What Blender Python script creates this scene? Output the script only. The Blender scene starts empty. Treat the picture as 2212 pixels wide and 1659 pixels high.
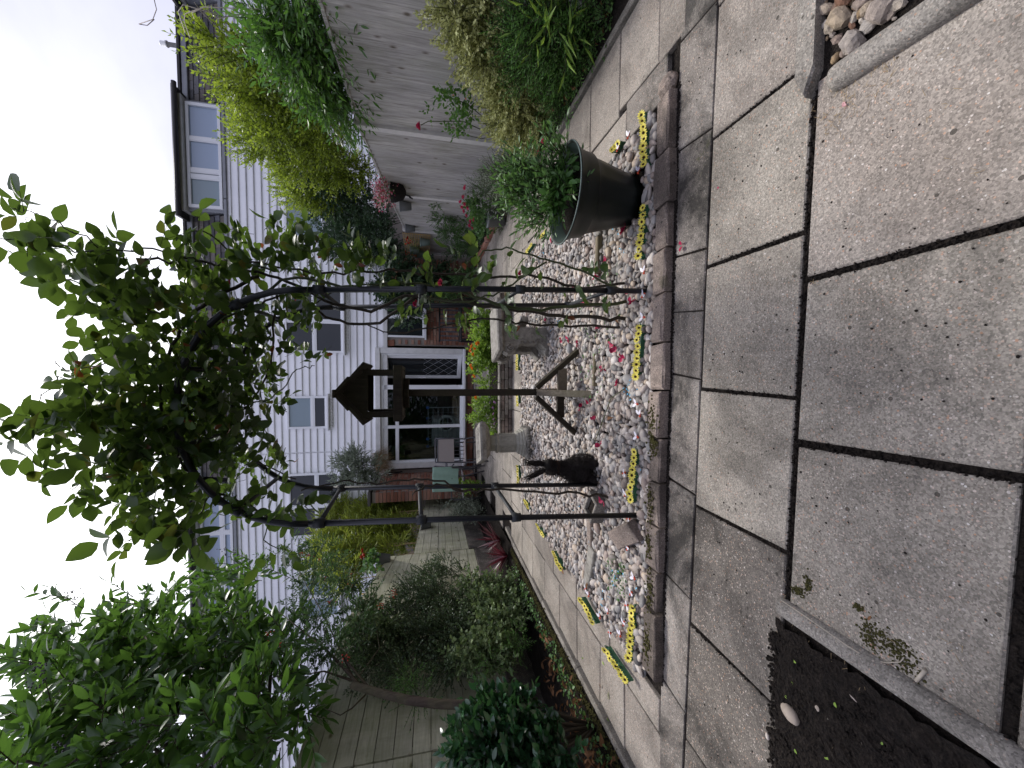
import bpy, math, random
import numpy as np
from mathutils import Vector, Matrix
R_ = math.radians
SC = bpy.context.scene
COL = SC.collection
# ------------------------------------------------------------------ camera, sky, sun, exposure
F = 831.0; TH = R_(12.3); H = 1.1          # focal length in units of a 2212 x 1659 picture, pitch down, height
cam_d = bpy.data.cameras.new('camera'); cam = bpy.data.objects.new('camera', cam_d); COL.objects.link(cam)
cam_d.sensor_fit = 'HORIZONTAL'; cam_d.sensor_width = 36.0; cam_d.lens = F/2212*36.0
cam_d.clip_start = 0.02; cam_d.clip_end = 400
fw = Vector((0, math.cos(TH), -math.sin(TH))); upw = Vector((0, math.sin(TH), math.cos(TH))); rt = Vector((1, 0, 0))
cx, cy, cz = -upw, rt, -fw                 # the phone lay on its side: image left is up, image top is right
cam.matrix_world = Matrix(((cx.x, cy.x, cz.x, 0), (cx.y, cy.y, cz.y, 0), (cx.z, cy.z, cz.z, H), (0, 0, 0, 1)))
SC.camera = cam
SUN_EL, SUN_AZ = R_(56), R_(22)             # in front of the camera, a little to the right
w = bpy.data.worlds.new('World'); SC.world = w; w.use_nodes = True
nt = w.node_tree; nt.nodes.clear()
def wn(t, **k):
    n = nt.nodes.new(t)
    for a, b in k.items(): setattr(n, a, b)
    return n
out = wn('ShaderNodeOutputWorld'); bg = wn('ShaderNodeBackground'); sky = wn('ShaderNodeTexSky')
sky.sky_type = 'NISHITA'; sky.sun_disc = False; sky.sun_elevation = SUN_EL; sky.sun_rotation = SUN_AZ
sky.dust_density = 3.0; sky.air_density = 1.0
tc = wn('ShaderNodeTexCoord'); mp = wn('ShaderNodeMapping'); mp.inputs['Scale'].default_value = (1.0, 1.0, 2.0)
nz = wn('ShaderNodeTexNoise'); nz.inputs['Scale'].default_value = 1.7; nz.inputs['Detail'].default_value = 6; nz.inputs['Roughness'].default_value = .5
nz.inputs['Distortion'].default_value = .4
nt.links.new(tc.outputs['Generated'], mp.inputs[0]); nt.links.new(mp.outputs[0], nz.inputs[0])
cr = wn('ShaderNodeValToRGB'); cr.color_ramp.elements[0].position = .36; cr.color_ramp.elements[0].color = (1.9, 1.95, 2.75, 1)
cr.color_ramp.elements[1].position = .66; cr.color_ramp.elements[1].color = (2.9, 2.95, 3.6, 1)
nt.links.new(nz.outputs[0], cr.inputs[0])
dt = wn('ShaderNodeVectorMath', operation='DOT_PRODUCT'); nrm = wn('ShaderNodeVectorMath', operation='NORMALIZE')
nt.links.new(tc.outputs['Generated'], nrm.inputs[0]); nt.links.new(nrm.outputs[0], dt.inputs[0])
ga = R_(-14); ge = R_(50)
dt.inputs[1].default_value = (math.sin(ga)*math.cos(ge), math.cos(ga)*math.cos(ge), math.sin(ge))
mr = wn('ShaderNodeMapRange'); mr.inputs[1].default_value = .74; mr.inputs[2].default_value = 1.0; mr.inputs[3].default_value = 0.0; mr.inputs[4].default_value = 1.0
mr.interpolation_type = 'SMOOTHSTEP'
nt.links.new(dt.outputs['Value'], mr.inputs[0])
glow = wn('ShaderNodeMix', data_type='RGBA'); glow.inputs[7].default_value = (7.0, 7.0, 7.1, 1)
nt.links.new(mr.outputs[0], glow.inputs[0]); nt.links.new(cr.outputs[0], glow.inputs[6])
mx = wn('ShaderNodeMix', data_type='RGBA'); mx.inputs[0].default_value = .92
sp_ = wn('ShaderNodeSeparateXYZ'); nt.links.new(nrm.outputs[0], sp_.inputs[0])
ov = wn('ShaderNodeMapRange'); ov.inputs[1].default_value = 0; ov.inputs[2].default_value = 1; ov.inputs[3].default_value = .95; ov.inputs[4].default_value = 2.3   # overcast sky: brighter overhead
nt.links.new(sp_.outputs[2], ov.inputs[0]); vs_ = wn('ShaderNodeVectorMath', operation='SCALE'); nt.links.new(glow.outputs[2], vs_.inputs[0]); nt.links.new(ov.outputs[0], vs_.inputs[3])
mn = wn('ShaderNodeVectorMath', operation='MINIMUM'); mn.inputs[1].default_value = (4, 4, 5); nt.links.new(sky.outputs[0], mn.inputs[0]); nt.links.new(mn.outputs[0], mx.inputs[6]); nt.links.new(vs_.outputs[0], mx.inputs[7]); nt.links.new(mx.outputs[2], bg.inputs[0])
bg.inputs[1].default_value = .10; nt.links.new(bg.outputs[0], out.inputs[0])
sd = bpy.data.lights.new('sun', 'SUN'); so = bpy.data.objects.new('sun', sd); COL.objects.link(so)
sd.energy = 1.5; sd.angle = R_(14); sd.color = (1, .96, .9)
sv = Vector((math.sin(SUN_AZ)*math.cos(SUN_EL), math.cos(SUN_AZ)*math.cos(SUN_EL), math.sin(SUN_EL)))
so.rotation_euler = sv.to_track_quat('Z', 'Y').to_euler(); so.location = sv*30
SC.view_settings.view_transform = 'Standard'; SC.view_settings.look = 'None'; SC.view_settings.gamma = 1
SC.view_settings.exposure = 1.08; SC.view_settings.use_curve_mapping = False
SC.cycles.max_bounces = 6; SC.cycles.transparent_max_bounces = 12

# ------------------------------------------------------------------ where a sight line meets the ground or a plane
def ray(px, py):
    a, b = 829.5-py, 1106.0-px
    return Vector((a, F*math.cos(TH)+b*math.sin(TH), -F*math.sin(TH)+b*math.cos(TH)))
O_ = Vector((0, 0, H))
def G(px, py, z=0.0): r = ray(px, py); return O_+r*((z-H)/r.z)
def D(px, py, Y): r = ray(px, py); return O_+r*(Y/r.y)
def FX(px, py, X): r = ray(px, py); return O_+r*(X/r.x)
HA = .06; HY = 9.6                          # the terrace front: y = 9.6 - 0.06 x
def FH(px, py, off=0.0):                    # (s, z) on the terrace front, off metres in front of it
    r = ray(px, py); t = (HY-off)/(r.y+HA*r.x); p = O_+r*t
    return p.x/math.cos(math.atan(HA)), p.z

# ------------------------------------------------------------------ objects
def tag(o, label=None, cat=None, group=None, kind=None):
    if label: o['label'] = label
    if cat: o['category'] = cat
    if group: o['group'] = group
    if kind: o['kind'] = kind
    return o
def thing(name, loc, label=None, cat=None, group=None, kind=None, rot=None):
    o = bpy.data.objects.new(name, None); COL.objects.link(o); o.location = loc; o.empty_display_size = .1
    if rot: o.rotation_euler = rot
    return tag(o, label, cat, group, kind)
def link(name, me, parent=None):
    o = bpy.data.objects.new(name, me); COL.objects.link(o)
    if parent: o.parent = parent
    return o
def wloc(parent):
    v = Vector((0, 0, 0)); p = parent
    while p: v += p.location; p = p.parent
    return v
class MB:
    def __init__(s): s.v = []; s.f = []
    def add(s, vs, fs):
        n = len(s.v); s.v += [tuple(v) for v in vs]; s.f += [tuple(i+n for i in f) for f in fs]; return s
    def box(s, c, d, M=None, bv=0.0):
        x, y, z = [k/2 for k in d]; c = Vector(c)
        if bv <= 0:
            vs = [Vector((a*x, b*y, e*z)) for e in (-1, 1) for a, b in ((-1, -1), (1, -1), (1, 1), (-1, 1))]
            fs = [(0, 3, 2, 1), (4, 5, 6, 7), (0, 1, 5, 4), (1, 2, 6, 5), (2, 3, 7, 6), (3, 0, 4, 7)]
        else:
            b_ = min(bv, x*.45, y*.45, z*.45); vs = []; ring = []
            for zz, ins in ((-z, b_), (-z+b_, 0), (z-b_, 0), (z, b_)):
                for a, b in ((-1, -1), (1, -1), (1, 1), (-1, 1)): vs.append(Vector((a*(x-ins), b*(y-ins), zz)))
            fs = [(0, 3, 2, 1), (12, 13, 14, 15)]
            for k in range(3):
                for i in range(4): j = (i+1) % 4; fs.append((k*4+i, k*4+j, k*4+4+j, k*4+4+i))
        if M is not None: vs = [M @ v for v in vs]
        return s.add([v+c for v in vs], fs)
    def beam(s, a, b, wd, ht, up=(0, 0, 1), bv=0.0):
        a, b = Vector(a), Vector(b); d = (b-a); L = d.length; d.normalize(); u = Vector(up)
        if abs(d.dot(u)) > .98: u = Vector((0, 1, 0))
        sx = d.cross(u).normalized(); u2 = sx.cross(d)
        M = Matrix((sx, d, u2)).transposed()
        return s.box((a+b)/2, (wd, L, ht), M, bv)
    def prism(s, poly, z0, z1, bv=0.004, rng=None, dz=0.0):
        n = len(poly); c = sum((Vector((p[0], p[1], 0)) for p in poly), Vector())/n; vs = []
        tl = [(rng.uniform(-dz, dz) if rng else 0) for _ in poly]
        for z, ins in ((z0, 0), (z1-bv, 0), (z1, bv)):
            for i, p in enumerate(poly):
                q = Vector((p[0], p[1], 0)); dd = c-q; L = dd.length or 1
                q = q+dd*(ins*1.4/L); vs.append(Vector((q.x, q.y, z+(tl[i] if z != z0 else 0))))
        fs = [tuple(range(2*n, 3*n)), tuple(reversed(range(n)))]
        for k in range(2):
            for i in range(n): j = (i+1) % n; fs.append((k*n+i, k*n+j, k*n+n+j, k*n+n+i))
        return s.add(vs, fs)
    def tube(s, pts, r, seg=8, cap=True):
        pts = [Vector(p) for p in pts]; n = len(pts); rs = r if hasattr(r, '__len__') else [r]*n
        vs = []; fs = []; prev = None
        for i, p in enumerate(pts):
            t = (pts[min(i+1, n-1)]-pts[max(i-1, 0)])
            t = t.normalized() if t.length > 1e-9 else Vector((0, 0, 1))
            if prev is None: a = t.orthogonal().normalized()
            else:
                a = prev-t*prev.dot(t); a = a.normalized() if a.length > 1e-6 else t.orthogonal().normalized()
            prev = a; b = t.cross(a)
            for k in range(seg): an = 2*math.pi*k/seg; vs.append(p+(a*math.cos(an)+b*math.sin(an))*rs[i])
        for i in range(n-1):
            for k in range(seg): j = (k+1) % seg; fs.append((i*seg+k, i*seg+j, i*seg+seg+j, i*seg+seg+k))
        if cap: fs += [tuple(reversed(range(seg))), tuple(range((n-1)*seg, n*seg))]
        return s.add(vs, fs)
    def lathe(s, prof, c, seg=24, rot=0.0, cap=True):
        c = Vector(c); vs = []; fs = []; n = len(prof)
        for r, z in prof:
            for k in range(seg):
                a = 2*math.pi*k/seg+rot; vs.append(c+Vector((math.cos(a)*r, math.sin(a)*r, z)))
        for i in range(n-1):
            for k in range(seg): j = (k+1) % seg; fs.append((i*seg+k, i*seg+j, i*seg+seg+j, i*seg+seg+k))
        if cap and prof[0][0] > 1e-4: fs.append(tuple(reversed(range(seg))))
        if cap and prof[-1][0] > 1e-4: fs.append(tuple(range((n-1)*seg, n*seg)))
        return s.add(vs, fs)
    def ico(s, c, rad, M=None, sub=1, rng=None, jit=0.0):
        vs, fs = ICO[sub]; c = Vector(c); o = []
        for v in vs:
            q = Vector((v[0]*rad[0], v[1]*rad[1], v[2]*rad[2]))
            if rng and jit: q *= 1+rng.uniform(-jit, jit)
            if M is not None: q = M @ q
            o.append(c+q)
        return s.add(o, fs)
    def build(s, name, mat, parent=None, smooth=False, origin=None):
        L = wloc(parent) if parent else Vector((0, 0, 0))
        if origin is not None: L = Vector(origin)
        me = bpy.data.meshes.new(name); me.from_pydata([(v[0]-L.x, v[1]-L.y, v[2]-L.z) for v in s.v], [], s.f)
        if mat: me.materials.append(mat)
        if smooth: me.polygons.foreach_set('use_smooth', [True]*len(me.polygons))
        me.update()
        o = link(name, me, parent)
        if origin is not None:
            o.location = L-(wloc(parent) if parent else Vector((0, 0, 0)))
        return o
import bmesh
ICO = {}
for k in (0, 1, 2, 3):
    b = bmesh.new(); bmesh.ops.create_icosphere(b, subdivisions=max(k, 1) if k else 1, radius=1)
    if k == 0: pass
    ICO[k] = ([tuple(v.co) for v in b.verts], [tuple(x.index for x in f.verts) for f in b.faces]); b.free()
# k=0/1 have 20 faces, 2 has 80, 3 has 320
def rotm(rng, flat=1.0):
    return (Matrix.Rotation(rng.uniform(0, 6.28), 3, 'Z') @ Matrix.Rotation(rng.gauss(0, .25)*flat, 3, 'X') @ Matrix.Rotation(rng.gauss(0, .25)*flat, 3, 'Y'))

# ------------------------------------------------------------------ materials
class NM:
    def __init__(s, name):
        s.m = bpy.data.materials.new(name); s.m.use_nodes = True; s.t = s.m.node_tree; s.t.nodes.clear()
        s.out = s.n('ShaderNodeOutputMaterial'); s.p = s.n('ShaderNodeBsdfPrincipled'); s.l(s.p.outputs[0], s.out.inputs[0])
    def n(s, t, **k):
        x = s.t.nodes.new(t)
        for a, b in k.items(): setattr(x, a, b)
        return x
    def l(s, a, b): s.t.links.new(a, b)
    def co(s, scale=(1, 1, 1), rnd=False):
        tc = s.n('ShaderNodeTexCoord'); m = s.n('ShaderNodeMapping'); m.inputs['Scale'].default_value = scale; s.l(tc.outputs['Object'], m.inputs[0])
        if rnd:
            oi = s.n('ShaderNodeObjectInfo'); v = s.n('ShaderNodeVectorMath', operation='SCALE'); v.inputs[0].default_value = (7, 13, 5)
            s.l(oi.outputs['Random'], v.inputs[3]); s.l(v.outputs[0], m.inputs['Location'])
        return m.outputs[0]
    def noise(s, c, sc, det=4, ro=.55, dist=0.0):
        x = s.n('ShaderNodeTexNoise'); x.inputs['Scale'].default_value = sc; x.inputs['Detail'].default_value = det
        x.inputs['Roughness'].default_value = ro; x.inputs['Distortion'].default_value = dist; s.l(c, x.inputs['Vector']); return x.outputs[0]
    def vor(s, c, sc, feat='F1', rand=1.0):
        x = s.n('ShaderNodeTexVoronoi', feature=feat); x.inputs['Scale'].default_value = sc; x.inputs['Randomness'].default_value = rand; s.l(c, x.inputs['Vector']); return x
    def ramp(s, f, pts, interp='LINEAR'):
        x = s.n('ShaderNodeValToRGB'); e = x.color_ramp.elements; x.color_ramp.interpolation = interp
        while len(e) > 1: e.remove(e[-1])
        e[0].position = pts[0][0]; e[0].color = (*pts[0][1], 1)
        for p, c in pts[1:]: y = e.new(p); y.color = (*c, 1)
        s.l(f, x.inputs[0]); return x.outputs[0]
    def mix(s, f, a, b, mode='MIX'):
        x = s.n('ShaderNodeMix', data_type='RGBA', blend_type=mode)
        for v, i in ((f, 0), (a, 6), (b, 7)):
            if isinstance(v, (int, float)): x.inputs[i].default_value = v
            elif isinstance(v, tuple): x.inputs[i].default_value = (*v, 1)
            else: s.l(v, x.inputs[i])
        return x.outputs[2]
    def math(s, op, a, b=0.0):
        x = s.n('ShaderNodeMath', operation=op)
        for v, i in ((a, 0), (b, 1)):
            if isinstance(v, (int, float)): x.inputs[i].default_value = v
            else: s.l(v, x.inputs[i])
        return x.outputs[0]
    def rnd(s):
        oi = s.n('ShaderNodeObjectInfo'); g = s.n('ShaderNodeNewGeometry')
        return s.math('FRACT', s.math('ADD', oi.outputs['Random'], g.outputs['Random Per Island']))
    def bump(s, h, st=.3, d=.01):
        b = s.n('ShaderNodeBump'); b.inputs['Strength'].default_value = st; b.inputs['Distance'].default_value = d; s.l(h, b.inputs['Height']); s.l(b.outputs[0], s.p.inputs['Normal'])
    def fin(s, col, rough=.8, spec=.3):
        if isinstance(col, tuple): s.p.inputs['Base Color'].default_value = (*col, 1)
        else: s.l(col, s.p.inputs['Base Color'])
        if isinstance(rough, (int, float)): s.p.inputs['Roughness'].default_value = rough
        else: s.l(rough, s.p.inputs['Roughness'])
        s.p.inputs['Specular IOR Level'].default_value = spec; return s.m
def simple(name, c, rough=.6, var=.25, sc=12, bump=.15, spec=.4, metal=0.0):
    k = NM(name); n = k.noise(k.co(rnd=True), sc, 5)
    col = k.mix(k.math('MULTIPLY', n, 1.0), tuple(x*(1-var) for x in c), tuple(min(1, x*(1+var)) for x in c))
    k.bump(k.noise(k.co(rnd=True), sc*8, 4), bump, .003); k.p.inputs['Metallic'].default_value = metal
    return k.fin(col, rough, spec)
def leafmat(name, dark, light, tr=None, rough=.45, spec=.5, trf=.4, edge=None, hue=None):
    k = NM(name); r = k.rnd(); pts = [(0, dark), (.55, tuple((a+b)/2 for a, b in zip(dark, light))), (1, light)]
    if hue: pts = [(0, dark), (.5, tuple((a+b)/2 for a, b in zip(dark, light))), (.96, light), (.975, hue)]
    col = k.ramp(r, pts)
    n = k.noise(k.co(), 40, 3); col = k.mix(.35, col, k.mix(n, tuple(a*.5 for a in dark), light))
    k.fin(col, rough, spec)
    t = k.n('ShaderNodeBsdfTranslucent'); tr = tr or tuple(min(1, a*1.9) for a in light)
    tc_ = k.mix(.55, col, tr); k.l(tc_, t.inputs[0])
    m = k.n('ShaderNodeMixShader'); m.inputs[0].default_value = trf; k.l(k.p.outputs[0], m.inputs[1]); k.l(t.outputs[0], m.inputs[2]); k.l(m.outputs[0], k.out.inputs[0])
    return k.m
def slabmat(name, dark, mid, light, spk=.62, stain=.5, moss=.0):
    k = NM(name); c = k.co(); cr_ = k.co(rnd=True)
    big = k.noise(cr_, 2.6, 5, .62); base = k.ramp(big, [(.25, dark), (.5, mid), (.8, light)])
    r = k.n('ShaderNodeObjectInfo').outputs['Random']
    base = k.mix(k.math('MULTIPLY', r, .4), base, tuple(x*.72 for x in mid), 'MIX')
    mt = k.vor(c, 240); ms = k.n('ShaderNodeSeparateColor'); k.l(mt.outputs['Color'], ms.inputs[0]); base = k.mix(.55, base, k.mix(ms.outputs[0], (.32, .31, .30), (1.62, 1.6, 1.57)), 'MULTIPLY')
    v = k.vor(c, 210); sep = k.n('ShaderNodeSeparateColor'); k.l(v.outputs['Color'], sep.inputs[0])
    sz = k.math('LESS_THAN', v.outputs['Distance'], k.math('MULTIPLY', sep.outputs[1], .62))
    sel = k.math('GREATER_THAN', sep.outputs[0], spk)
    on = k.math('MULTIPLY', sz, sel)
    stone = k.ramp(sep.outputs[2], [(0, (.20, .17, .14)), (.35, (.33, .30, .26)), (.7, (.48, .42, .36)), (.86, (.42, .24, .15)), (1, (.62, .60, .57))])
    col = k.mix(k.math('MULTIPLY', on, .85), base, stone)
    v2 = k.vor(c, 95); s2 = k.n('ShaderNodeSeparateColor'); k.l(v2.outputs['Color'], s2.inputs[0])
    on2 = k.math('MULTIPLY', k.math('LESS_THAN', v2.outputs['Distance'], k.math('MULTIPLY', s2.outputs[1], .38)), k.math('GREATER_THAN', s2.outputs[0], .80))
    col = k.mix(k.math('MULTIPLY', on2, .45), col, k.ramp(s2.outputs[2], [(0, (.05, .045, .04)), (.4, (.4, .36, .3)), (1, (.58, .55, .5))]))
    fine = k.noise(c, 330, 3, .7); col = k.mix(.55, col, k.mix(fine, (.25, .24, .23), (1.7, 1.65, 1.6)), 'MULTIPLY')
    st = k.noise(c, 1.7, 7, .7, .5); stf = k.ramp(st, [(.45, (1, 1, 1)), (.58, (1-stain,)*3)]); col = k.mix(1.0, col, stf, 'MULTIPLY')
    pit = k.vor(c, 33); ps = k.n('ShaderNodeSeparateColor'); k.l(pit.outputs['Color'], ps.inputs[0])
    po = k.math('MULTIPLY', k.math('LESS_THAN', pit.outputs['Distance'], k.math('MULTIPLY', ps.outputs[1], .22)), k.math('GREATER_THAN', ps.outputs[0], .78))
    col = k.mix(k.math('MULTIPLY', po, .8), col, (.03, .026, .02))
    if moss > 0:
        mn = k.noise(c, 3.4, 8, .75, .3); mf = k.ramp(mn, [(.60, (0, 0, 0)), (.66, (1, 1, 1))])
        mf2 = k.n('ShaderNodeRGBToBW'); k.l(mf, mf2.inputs[0]); col = k.mix(k.math('MULTIPLY', mf2.outputs[0], moss), col, k.mix(fine, (.012, .016, .005), (.085, .085, .022)))
    h = k.math('ADD', k.math('MULTIPLY', on, .5), k.math('ADD', fine, k.math('MULTIPLY', po, -2.0))); k.bump(h, .55, .004)
    return k.fin(col, .85, .35)
M = {}
M['slab'] = slabmat('exposed_aggregate_concrete', (0.194, 0.176, 0.147), (0.281, 0.259, 0.223), (0.369, 0.345, 0.298), .5, .40)
M['slab_far'] = slabmat('worn_concrete', (0.233, 0.211, 0.177), (0.326, 0.298, 0.26), (0.409, 0.384, 0.335), .7, .4)
M['slab_old'] = slabmat('mossy_old_concrete', (.09, .08, .068), (.22, .20, .18), (.42, .40, .37), .72, .82, .6)
M['slab_pink'] = slabmat('pinkish_concrete', (0.205, 0.178, 0.153), (0.288, 0.259, 0.228), (0.372, 0.346, 0.307), .6, .35)
M['kerb'] = slabmat('kerb_concrete', (.16, .15, .13), (.25, .235, .21), (.36, .34, .31), .7, .45)
M['edge_stone'] = slabmat('edging_sandstone', (.12, .10, .085), (.27, .22, .19), (.42, .35, .30), .9, .6, .5)
def soil():
    k = NM('damp_soil'); c = k.co(); n = k.noise(c, 55, 8, .75); v = k.vor(c, 120)
    col = k.ramp(n, [(.3, (.006, .005, .004)), (.55, (.024, .018, .014)), (.75, (.06, .048, .038))])
    k.bump(k.math('ADD', n, v.outputs['Distance']), 1.0, .02); return k.fin(col, .95, .2)
M['soil'] = soil()
def pebbles():
    k = NM('river_pebble'); r = k.rnd()
    col = k.ramp(r, [(0, (.10, .095, .09)), (.12, (.26, .25, .24)), (.3, (.17, .135, .115)), (.42, (.42, .39, .36)), (.55, (.30, .235, .20)), (.68, (.50, .46, .42)), (.8, (.22, .22, .225)), (.9, (.45, .36, .27)), (1, (.60, .57, .54))])
    n = k.noise(k.co(rnd=True), 60, 5, .7); col = k.mix(.6, col, k.mix(n, (.45, .44, .42), (1.4, 1.38, 1.36)), 'MULTIPLY')
    k.bump(k.noise(k.co(), 160, 3), .15, .002); return k.fin(col, .62, .35)
M['pebble'] = pebbles()
def rock():
    k = NM('broken_rock'); r = k.rnd(); n = k.noise(k.co(rnd=True), 30, 8, .75, 1.0)
    col = k.ramp(r, [(0, (.34, .31, .28)), (.3, (.20, .10, .06)), (.5, (.45, .43, .40)), (.7, (.30, .22, .13)), (1, (.5, .47, .42))])
    col = k.mix(.75, col, k.ramp(n, [(.3, (.3, .28, .26)), (.5, (.9, .85, .8)), (.7, (1.6, 1.5, 1.4))]), 'MULTIPLY'); k.bump(n, .8, .02); return k.fin(col, .8, .3)
M['rock'] = rock()
def wood(name, c1, c2, grain, knots=True, green=0.0, rough=.8):
    # grain: axis the fibres run along
    k = NM(name); sc = [26, 26, 26]; sc[grain] = 1.3
    c = k.co(tuple(sc), rnd=True); n = k.noise(c, 2.2, 7, .65, .6)
    col = k.ramp(n, [(.30, c1), (.50, tuple((a+b)/2 for a, b in zip(c1, c2))), (.72, c2)])
    r = k.n('ShaderNodeObjectInfo').outputs['Random']; col = k.mix(k.math('MULTIPLY', r, .6), col, tuple(a*.55 for a in c2), 'MIX')
    if knots:
        sk = [6, 6, 6]; sk[grain] = 3.2; v = k.vor(k.co(tuple(sk), rnd=True), 1.25); kf = k.ramp(v.outputs['Distance'], [(.05, (.3, .26, .22)), (.11, (.75, .72, .7)), (.16, (1, 1, 1))]); col = k.mix(1.0, col, kf, 'MULTIPLY')
    if green > 0:
        gn = k.noise(k.co(), 2.2, 6, .7); gf = k.n('ShaderNodeRGBToBW'); k.l(k.ramp(gn, [(.42, (0,)*3), (.68, (1,)*3)]), gf.inputs[0]); col = k.mix(k.math('MULTIPLY', gf.outputs[0], green), col, (.24, .27, .10))
    st = k.noise(k.co((3, 3, .7)), 1.3, 6, .7); col = k.mix(.8, col, k.ramp(st, [(.3, (.62,)*3), (.6, (1.1,)*3)]), 'MULTIPLY')
    k.bump(n, .5, .004); return k.fin(col, rough, .25)
M['fence_grey'] = wood('silvered_feather_edge', (.24, .222, .205), (.66, .63, .60), 2, True, .18)
M['fence_green'] = wood('algae_stained_board', (.36, .35, .24), (.70, .68, .52), 1, True, .45)
M['old_wood'] = wood('dark_weathered_timber', (.012, .009, .007), (.05, .037, .028), 2, False, .1)
M['old_wood_l'] = wood('grey_weathered_timber', (.07, .056, .042), (.24, .20, .155), 1, False, .2)
M['log'] = wood('split_timber', (.09, .065, .045), (.30, .235, .17), 0, False, .45)
M['post_conc'] = simple('concrete_post', (.58, .56, .53), .85, .2, 20, .3)
M['bark'] = wood('bark', (.025, .018, .013), (.10, .075, .058), 2, False, .2)
M['cane'] = simple('green_rose_cane', (.050, .062, .020), .5, .5, 30, .3)
M['cane_old'] = simple('brown_rose_cane', (.035, .026, .016), .7, .5, 40, .6)
M['tube'] = simple('dark_powder_coated_steel', (.005, .006, .010), .42, .35, 30, .15, .5)
M['clip'] = simple('grey_plastic_clip', (.020, .023, .026), .55, .3, 30, .1)
M['pot'] = simple('dark_green_plastic', (.010, .014, .012), .45, .4, 5, .1, .45)
M['pot_in'] = simple('pale_green_plastic', (.14, .19, .17), .5, .2, 5, .05)
M['pot_grey'] = simple('grey_plastic', (.14, .15, .155), .5, .2, 8, .05)
M['pot_sage'] = simple('sage_plastic', (.17, .22, .20), .5, .15, 8, .05)
M['upvc'] = simple('white_upvc', (.82, .83, .84), .35, .05, 3, .02, .5)
M['upvc_dirty'] = simple('weathered_white_frame', (.68, .68, .66), .5, .28, 7, .1, .4)
def clad():
    k = NM('white_cladding'); n = k.noise(k.co((1, 1, .3)), 1.5, 6, .65); r = k.n('ShaderNodeObjectInfo').outputs['Random']
    col = k.ramp(n, [(.3, (.80, .81, .82)), (.6, (.90, .90, .91))]); col = k.mix(k.math('MULTIPLY', r, .10), col, (.68, .69, .70))
    return k.fin(col, .42, .4)
M['clad'] = clad()
def brickm():
    k = NM('red_brick'); r = k.rnd(); n = k.noise(k.co(rnd=True), 25, 5, .7)
    col = k.ramp(r, [(0, (.20, .085, .055)), (.35, (.30, .14, .095)), (.6, (.36, .20, .14)), (.8, (.24, .13, .10)), (1, (.40, .26, .19))])
    col = k.mix(.6, col, k.mix(n, (.6,)*3, (1.35,)*3), 'MULTIPLY'); k.bump(n, .4, .004); return k.fin(col, .9, .2)
M['brick'] = brickm()
M['mortar'] = simple('mortar', (.26, .23, .20), .95, .2, 40, .3)
def slate():
    k = NM('concrete_roof_tile'); r = k.rnd(); n = k.noise(k.co(rnd=True), 14, 6, .7)
    col = k.ramp(r, [(0, (.055, .055, .06)), (.4, (.10, .092, .086)), (.7, (.145, .125, .105)), (1, (.11, .115, .13))])
    col = k.mix(.7, col, k.mix(n, (.5,)*3, (1.5,)*3), 'MULTIPLY'); k.bump(n, .3, .004); return k.fin(col, .8, .3)
M['slate'] = slate()
M['lead'] = simple('grey_lead_flashing', (.27, .28, .30), .5, .2, 10, .1)
M['gutter'] = simple('black_gutter', (.022, .021, .02), .5, .4, 15, .1)
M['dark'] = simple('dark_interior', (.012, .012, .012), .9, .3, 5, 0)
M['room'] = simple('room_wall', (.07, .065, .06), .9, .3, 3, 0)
M['mullion'] = M['upvc']
def glass(name, col, trans):
    k = NM(name); k.fin(col, .04, .6)
    if trans > 0:
        t = k.n('ShaderNodeBsdfTransparent'); t.inputs[0].default_value = (.75, .8, .78, 1); m = k.n('ShaderNodeMixShader'); m.inputs[0].default_value = trans
        g = k.n('ShaderNodeBsdfGlossy'); g.inputs['Roughness'].default_value = .02; g.inputs[0].default_value = (.6, .6, .6, 1)
        k.l(g.outputs[0], m.inputs[1]); k.l(t.outputs[0], m.inputs[2]); k.l(m.outputs[0], k.out.inputs[0])
    return k.m
M['glass_room'] = glass('clear_window_glass', (.02, .02, .02), .95)
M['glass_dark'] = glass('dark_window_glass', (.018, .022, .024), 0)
M['glass_blue_grey'] = glass('blue_grey_window_glass', (.24, .31, .35), 0)  # even blue-grey base colour for upper panes
M['glass_sky'] = glass('window_glass_painted_sky', (.34, .42, .54), 0)  # pale blue sky reflection put into the base colour
def stone():
    k = NM('cast_stone'); c = k.co(); n = k.noise(c, 18, 8, .75, .4); f = k.noise(c, 150, 4, .7)
    col = k.ramp(n, [(.3, (.07, .065, .055)), (.48, (.22, .205, .18)), (.7, (.36, .34, .30))]); k.bump(k.math('ADD', n, f), .6, .008); return k.fin(col, .9, .2)
M['stone'] = stone()
M['stone_clean'] = simple('pale_cast_stone', (.30, .29, .25), .85, .3, 25, .6)
def wicker():
    k = NM('black_brushwood'); c = k.co((1, 1, 3)); n = k.noise(c, 60, 8, .8, 2.0); col = k.ramp(n, [(.35, (.003, .0025, .002)), (.6, (.02, .014, .012)), (.75, (.07, .052, .048))]); k.bump(n, 1.0, .02); return k.fin(col, .8, .3)
M['wicker'] = wicker()
M['wicker_b'] = simple('twig_fibre', (.022, .016, .014), .7, .5, 30, .3)
M['wire'] = simple('bleached_twig', (.40, .35, .28), .7, .3, 30, .3)
M['berry_red'] = simple('red_berry', (.45, .035, .015), .35, .3, 30, .1)
M['berry_dark'] = simple('dark_berry', (.02, .018, .02), .4, .3, 30, .1)
M['petal_y'] = simple('yellow_artificial_petal', (.72, .62, .09), .6, .2, 60, .1)
M['petal_brown'] = simple('brown_flower_centre', (.04, .014, .004), .95, .4, 60, .4)
M['petal_green'] = simple('green_artificial_leaf', (.035, .12, .06), .6, .4, 60, .1)
M['petal_pink'] = leafmat('pink_petal', (.42, .02, .08), (.70, .07, .17), (.8, .1, .2), .5, .3, .25)
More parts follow.
